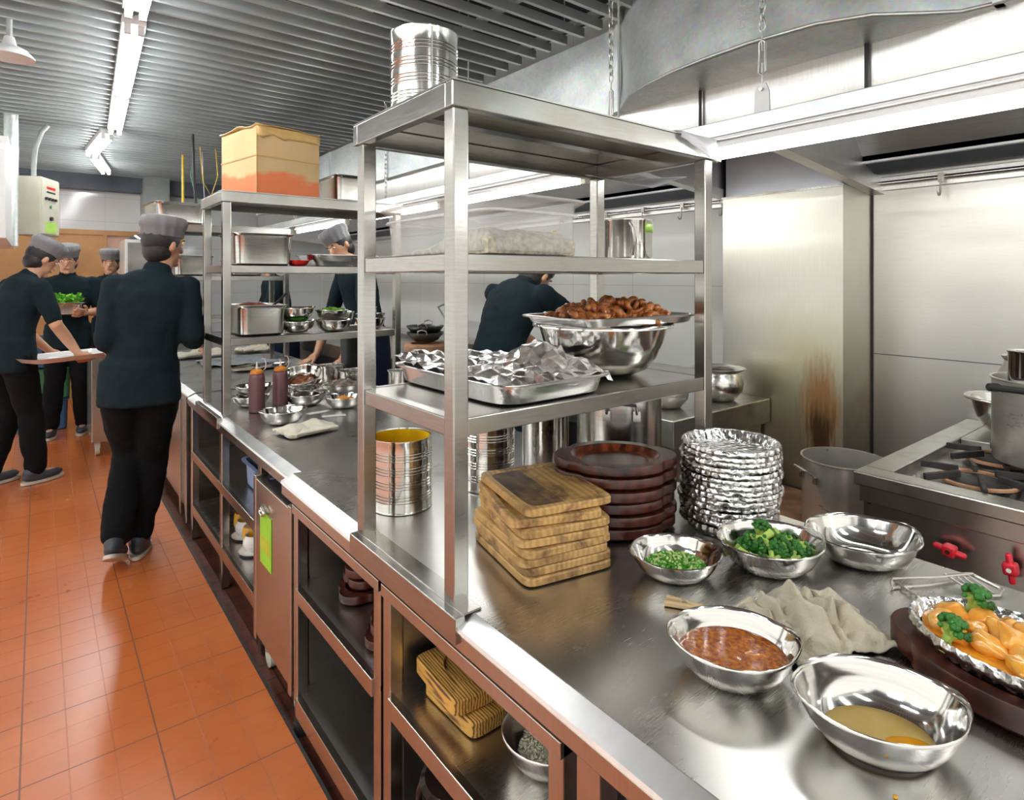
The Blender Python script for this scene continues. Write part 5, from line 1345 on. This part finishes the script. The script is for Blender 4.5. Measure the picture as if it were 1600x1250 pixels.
def hand(m, wrist, along, normal, curl=.35, side=1, spread=.12, k=1.0):
    """palm, four fingers and a thumb; normal points out of the back of the hand"""
    w_ = Vector(wrist); A = Vector(along).normalized(); Nn = Vector(normal); Nn = (Nn-A*Nn.dot(A)).normalized(); S_ = A.cross(Nn)*side
    limb(m, [w_-A*.01, w_+A*.045*k], [.023, .026]); blob(m, w_+A*.055*k, (.042*k, .050*k, .014), (S_, A, Nn))
    for i, (off, L) in enumerate(((-.030,.066),(-.010,.076),(.011,.071),(.030,.056))):
        p = w_+A*.090*k+S_*off*k; d_ = (A+S_*spread*(i-1.5)).normalized(); pts = [p-A*.02]
        for j in range(3):
            a = curl*(j+.6); dd = d_*math.cos(a)-Nn*math.sin(a); p = p+dd*L*k/2.6; pts.append(p)
        limb(m, pts, [.0095,.009,.0082,.007], 10)
    p = w_+A*.028*k-S_*.030*k
    limb(m, [p, p+(A*.7-S_*.75-Nn*.25).normalized()*.038*k, p+(A*.7-S_*.75-Nn*.25).normalized()*.038*k+(A*.95-S_*.25-Nn*.3).normalized()*.032*k], [.012,.0105,.008], 10)
SEC = [(-.16,.095,.085),(-.08,.155,.108),(.0,.168,.118),(.22,.142,.104),(.42,.140,.104),(.62,.163,.118),(.80,.178,.118),(.92,.155,.098),(1.0,.085,.072)]
def torso(m, H, C, Nk, rt, infl, t0=-.2, t1=1.1, n=24):
    rg = []
    for t, rx, ry in SEC:
        if t < t0 or t > t1: continue
        q = max(0, t); p = Vector(H)*(1-q)**2 + Vector(C)*2*q*(1-q) + Vector(Nk)*q*q
        if t < 0: p = Vector(H)+(Vector(H)-Vector(C)).normalized()*(-t)*.5
        T_ = ((Vector(C)-Vector(H))*(1-q)+(Vector(Nk)-Vector(C))*q).normalized()
        X = (Vector(rt)-T_*Vector(rt).dot(T_)).normalized(); Y_ = T_.cross(X)
        rg.append([p+X*((rx+infl)*math.cos(2*pi*j/n))+Y_*((ry+infl)*math.sin(2*pi*j/n)) for j in range(n)])
    m.loft(rg)
def person(label, loc, yaw, J, cap=True, apron=False, sleeve=1.0, s=1.0, face=None):
    """J: joints in the figure's own frame, x to its right, y ahead, z up"""
    t = thing('person', label, 'person', loc, yaw); t.scale = (s,)*3
    V = {k: Vector(v) for k, v in J.items() if len(v) == 3}
    H, C, Nk, K = V['hip'], V['chest'], V['neck'], V['head']
    rt = (V['sR']-V['sL']).normalized()
    F = Vector(face or (0,1,0)).normalized(); U = (K-Nk).normalized(); U = (U-F*U.dot(F)).normalized(); Rr = F.cross(U)
    m = MB(); torso(m, H, C, Nk, rt, 0)
    limb(m, [Nk-U*.03, K-U*.06], [.058,.052])
    blob(m, K+U*.015-F*.008, (.074,.094,.105), (Rr,F,U), 24, 16); blob(m, K-U*.045+F*.022, (.055,.062,.070), (Rr,F,U), 20, 12)
    limb(m, [K+F*.083+U*.012, K+F*.103-U*.022], [.009,.013], 10); blob(m, K+F*.084-U*.052, (.024,.010,.008), (Rr,F,U))
    blob(m, K+F*.070-U*.092, (.024,.022,.018), (Rr,F,U)); blob(m, K+F*.080+U*.035, (.045,.010,.010), (Rr,F,U))
    for sg in (1,-1): blob(m, K+Rr*sg*.078-F*.004-U*.005, (.010,.018,.030), (Rr,F,U), 12, 8)
    for q in ('L','R'):
        sg = 1 if q == 'R' else -1
        limb(m, [V['s'+q], V['e'+q], V['w'+q]], [.053,.041,.027])
        limb(m, [H+rt*sg*.085-Vector((0,0,.02)), V['k'+q], V['a'+q]], [.088,.056,.038])
        A = V.get('f'+q, V['w'+q]-V['e'+q]); hn = V.get('n'+q, Vector((0,0,1)))
        hand(m, V['w'+q], A, hn, J.get('curl', (.35,))[0], side=sg)
        blob(m, V['a'+q]+Vector((0,.05,-.035)), (.040,.11,.030))
    m.build('body', M['skin'], t, remesh=.0062)
    m = MB(); torso(m, H, C, Nk, rt, .014, -.2, 1.05); limb(m, [Nk-U*.05, Nk+U*.012], [.078,.067])
    blob(m, (V['sR']+V['sL'])/2+U*.004, (.205,.082,.062), (rt, rt.cross(U)*-1, U))
    for q in ('L','R'):
        e = V['s'+q].lerp(V['e'+q], .98*sleeve) if sleeve <= 1 else V['e'+q].lerp(V['w'+q], sleeve-1)
        limb(m, [V['s'+q]]+([V['e'+q]] if sleeve > 1 else [])+[e], [.061]+([.055] if sleeve > 1 else [])+[.053])
    hem = H-Vector((0,0,.10)); m.rings([(.175,.13,H.z+.10),(.188,.143,H.z),(.190,.148,H.z-.13),(.170,.128,H.z-.13)], 24, (H.x,H.y))
    o = m.build('shirt', M['shirt'], t, remesh=.0095)
    tx = bpy.data.textures.get('wrinkle') or bpy.data.textures.new('wrinkle', 'CLOUDS'); tx.noise_scale = .11; tx.noise_depth = 2
    d_ = o.modifiers.new('wrinkles', 'DISPLACE'); d_.texture = tx; d_.strength = .022; d_.mid_level = .45; d_.texture_coords = 'LOCAL'
    m = MB()
    for q, sg in (('L',-1),('R',1)):
        hj = H+rt*sg*.085-Vector((0,0,.02))
        limb(m, [hj, V['k'+q], V['a'+q]+Vector((0,0,.03))], [.105,.076,.066])
    blob(m, H-Vector((0,0,.03)), (.18,.130,.13))
    o = m.build('trousers', M['trouser'], t, remesh=.0105)
    d_ = o.modifiers.new('wrinkles', 'DISPLACE'); d_.texture = tx; d_.strength = .022; d_.mid_level = .45; d_.texture_coords = 'LOCAL'
    for q in ('L','R'):
        a = V['a'+q]; tilt = J.get('tilt'+q, (0,))[0]; Mx = T(a.x, a.y, a.z) @ Matrix.Rotation(tilt, 4, 'X')
        ax = tuple((Mx.to_3x3() @ Vector(v_)) for v_ in ((1,0,0),(0,1,0),(0,0,1)))
        m = MB(); blob(m, Mx @ Vector((0,.045,-.042)), (.050,.135,.036), ax); blob(m, Mx @ Vector((0,-.02,-.01)), (.046,.06,.05), ax)
        sh_ = m.build('shoe', M['shoe'], t, remesh=.009)
        m = MB(); m.loft([[Mx @ Vector(((.050+.004*math.sin(b))*math.cos(b)*1.02, .045+.138*math.sin(b), z)) for b in [2*pi*j/28 for j in range(28)]] for z in (-.084,-.066)])
        m.build('sole', M['sole'], sh_, ang=50)
    m = MB(); blob(m, K+U*.030-F*.020, (.084,.098,.098), (Rr,F,U), 24, 14); blob(m, K-U*.03-F*.035, (.074,.070,.075), (Rr,F,U), 20, 10)
    o = m.build('hair', M['hair'], t, ang=180); 
    if cap:
        m = MB(); rg = []
        for (a, z, w_) in ((.093,.045,1),(.096,.05,1),(.098,.085,1),(.106,.095,1),(.112,.125,1),(.100,.150,1),(.05,.162,1)):
            rg.append([K+Rr*(a*.92+.003*math.cos(14*b))*math.cos(b)+F*((a*1.08+.003*math.cos(14*b))*math.sin(b)-.012)+U*z for b in [2*pi*j/56 for j in range(56)]])
        m.loft(rg); m.build('cap', M['cap'], t, ang=50)
    for sg in (1,-1):
        e = MB(); blob(e, K+Rr*sg*.030+F*.080+U*.014, (.012,.008,.0065), (Rr,F,U), 12, 8); e = e.build('eye', M['bwhite'], t)
        p_ = MB(); blob(p_, K+Rr*sg*.030+F*.0865+U*.014, (.0050,.0022,.0050), (Rr,F,U), 10, 6); p_.build('pupil', M['black'], e)
        b_ = MB(); blob(b_, K+Rr*sg*.031+F*.087+U*.036, (.018,.005,.004), (Rr,F,U), 10, 6); b_.build('eyebrow', M['hair'], t)
    mo = MB(); blob(mo, K+F*.0925-U*.053, (.022,.004,.004), (Rr,F,U), 12, 6); mo.build('mouth', M['redtape'] if False else M['chicken_lip'], t)
    if apron:
        m = MB(); m.rings([(.19,.15,H.z+.08),(.20,.165,H.z-.1),(.21,.17,H.z-.45),(.205,.165,H.z-.45),(.195,.16,H.z-.1),(.185,.145,H.z+.08)], 30, (H.x,H.y)); m.build('apron', M['apron_cloth'], t, ang=60)
    return t
M['chicken_lip'] = plain('lip', (.38,.14,.11), .5)

# walking cook seen from behind
person('person in dark shirt and grey cap walking away down the aisle, back turned', (.385,3.66,0), R(-14), dict(
    hip=(.03,0,.93), chest=(.06,.0,1.20), neck=(.105,.02,1.475), head=(.135,.045,1.625), sL=(-.075,.0,1.415), sR=(.250,.01,1.405),
    eL=(-.105,-.04,1.14), wL=(-.08,.16,.98), eR=(.275,-.02,1.13), wR=(.31,.20,1.08), kL=(-.03,.10,.52), aL=(-.055,-.14,.155), tiltL=(-.45,),
    kR=(.075,.08,.50), aR=(.02,.04,.088), nL=(-1,0,0), nR=(1,0,.2), curl=(.5,)), face=(.75,.66,-.08), sleeve=1.12)
# cook leaning on the second table
person('person in dark shirt and cap leaning both hands on the counter behind the second shelving', (1.985,4.30,0), R(90), dict(
    hip=(0,.0,.98), chest=(0,.03,1.28), neck=(0,.13,1.545), head=(.02,.215,1.685), sL=(-.195,.12,1.475), sR=(.195,.12,1.475),
    eL=(-.30,.17,1.17), wL=(-.27,.325,.865), eR=(.31,.17,1.16), wR=(.235,.315,.860), kL=(-.10,.03,.52), aL=(-.12,-.03,.088), kR=(.10,.03,.52), aR=(.12,-.03,.088),
    fL=(0,1,-.42), fR=(-.12,1,-.42), nL=(0,.35,1), nR=(0,.35,1), curl=(.10,)), face=(-.35,.85,-.40), apron=True, sleeve=.95)
# cook at the wok range
person('person in dark shirt bent over the wok range behind the foil tray', (1.955,2.62,0), R(-82), dict(
    hip=(0,-.02,.93), chest=(0,.05,1.20), neck=(0,.22,1.40), head=(.0,.33,1.46), sL=(-.19,.18,1.36), sR=(.19,.18,1.36),
    eL=(-.22,.34,1.14), wL=(-.17,.56,1.02), eR=(.25,.40,1.20), wR=(.20,.62,1.06), kL=(-.10,.03,.50), aL=(-.12,-.03,.088), kR=(.10,.03,.50), aR=(.12,-.03,.088),
    nL=(0,0,1), nR=(0,0,1), curl=(.6,)), face=(0,.75,-.6), apron=True, sleeve=1.0)
# person carrying the white tray at the far left
person('person in dark shirt and cap at the left edge carrying a long white tray', (-.16,5.50,0), R(-62), dict(
    hip=(0,-.0,.93), chest=(0,.03,1.20), neck=(0,.12,1.455), head=(.01,.20,1.585), sL=(-.19,.09,1.39), sR=(.19,.09,1.39),
    eL=(-.26,.16,1.12), wL=(-.19,.345,.905), eR=(.27,.15,1.12), wR=(.17,.345,.905), kL=(-.10,.06,.50), aL=(-.11,-.06,.088), kR=(.10,.08,.50), aR=(.12,.10,.088),
    nL=(-.3,0,-1), nR=(.3,0,-1), curl=(.35,)), face=(.15,.85,-.5), sleeve=.85)
t = thing('white_tray', 'long white tray carried by the person at the left edge', 'tray', (.165,5.44,.865), R(30))
MB().rings([(.27,.15,0,7),(.28,.16,.004,7),(.31,.185,.034,7),(.315,.19,.036,7),(.305,.18,.034,7),(.272,.152,.007,7)], 56).build('tray_body', M['bwhite'], t, ang=40)
# person with the vegetable crate
person('person in dark shirt and cap farther back carrying a tub of leafy greens', (.22,6.95,0), R(170), dict(
    hip=(0,0,.93), chest=(0,.0,1.20), neck=(0,.03,1.475), head=(0,.06,1.61), sL=(-.19,.02,1.41), sR=(.19,.02,1.41),
    eL=(-.25,.03,1.14), wL=(-.17,.26,1.14), eR=(.25,.03,1.14), wR=(.17,.26,1.14), kL=(-.10,.04,.50), aL=(-.11,-.02,.088), kR=(.10,.04,.50), aR=(.12,.06,.088),
    nL=(-1,0,-.6), nR=(1,0,-.6), curl=(.3,)), face=(0,.9,-.2), sleeve=.9)
t = thing('vegetable_tub', 'pale tub of leafy greens held by the person farther back in the aisle', 'tub', (.17,6.68,1.125), R(-10)); gn(.15,.11,.11,'alu',t,name='tub_body')
m = heap(.14,.10,.08,.05,4,.8,30); m2 = random.Random(2)
for i in range(160):
    x, y = m2.uniform(-.14,.14), m2.uniform(-.10,.10); z = .09+m2.uniform(0,.09)
    m.mbox((.05,.022,.0015), T(x,y,z) @ Matrix.Rotation(m2.uniform(-1,1),4,'X') @ Matrix.Rotation(m2.uniform(-1,1),4,'Y') @ RZ(m2.uniform(0,6)))
o = m.build('leafy_greens', M['leaf'], ang=60); o.location = (.17,6.68,1.125); tag(o, 'bright leafy greens piled in the pale tub', 'greens', None, 'stuff')
person('person in dark shirt and cap facing the viewer beyond the walking cook', (.62,7.75,0), R(165), dict(
    hip=(0,0,.93), chest=(0,.0,1.20), neck=(0,.02,1.475), head=(0,.05,1.61), sL=(-.19,.02,1.41), sR=(.19,.02,1.41),
    eL=(-.25,.0,1.13), wL=(-.25,.15,.95), eR=(.25,.0,1.13), wR=(.25,.15,.95), kL=(-.10,.04,.50), aL=(-.11,-.02,.088), kR=(.10,.04,.50), aR=(.12,.06,.088),
    nL=(-1,0,0), nR=(1,0,0), curl=(.4,)), face=(0,.9,-.1), sleeve=.9)
person('person in dark shirt seen between the posts beyond the leaning cook', (2.02,6.45,0), R(80), dict(
    hip=(0,0,.93), chest=(0,.03,1.20), neck=(0,.12,1.455), head=(0,.19,1.58), sL=(-.19,.09,1.39), sR=(.19,.09,1.39),
    eL=(-.25,.18,1.13), wL=(-.18,.36,.98), eR=(.25,.18,1.13), wR=(.18,.36,.98), kL=(-.10,.04,.50), aL=(-.11,-.02,.088), kR=(.10,.04,.50), aR=(.12,.06,.088),
    nL=(-1,0,0), nR=(1,0,0), curl=(.4,)), face=(0,.9,-.3), apron=True, sleeve=.9)
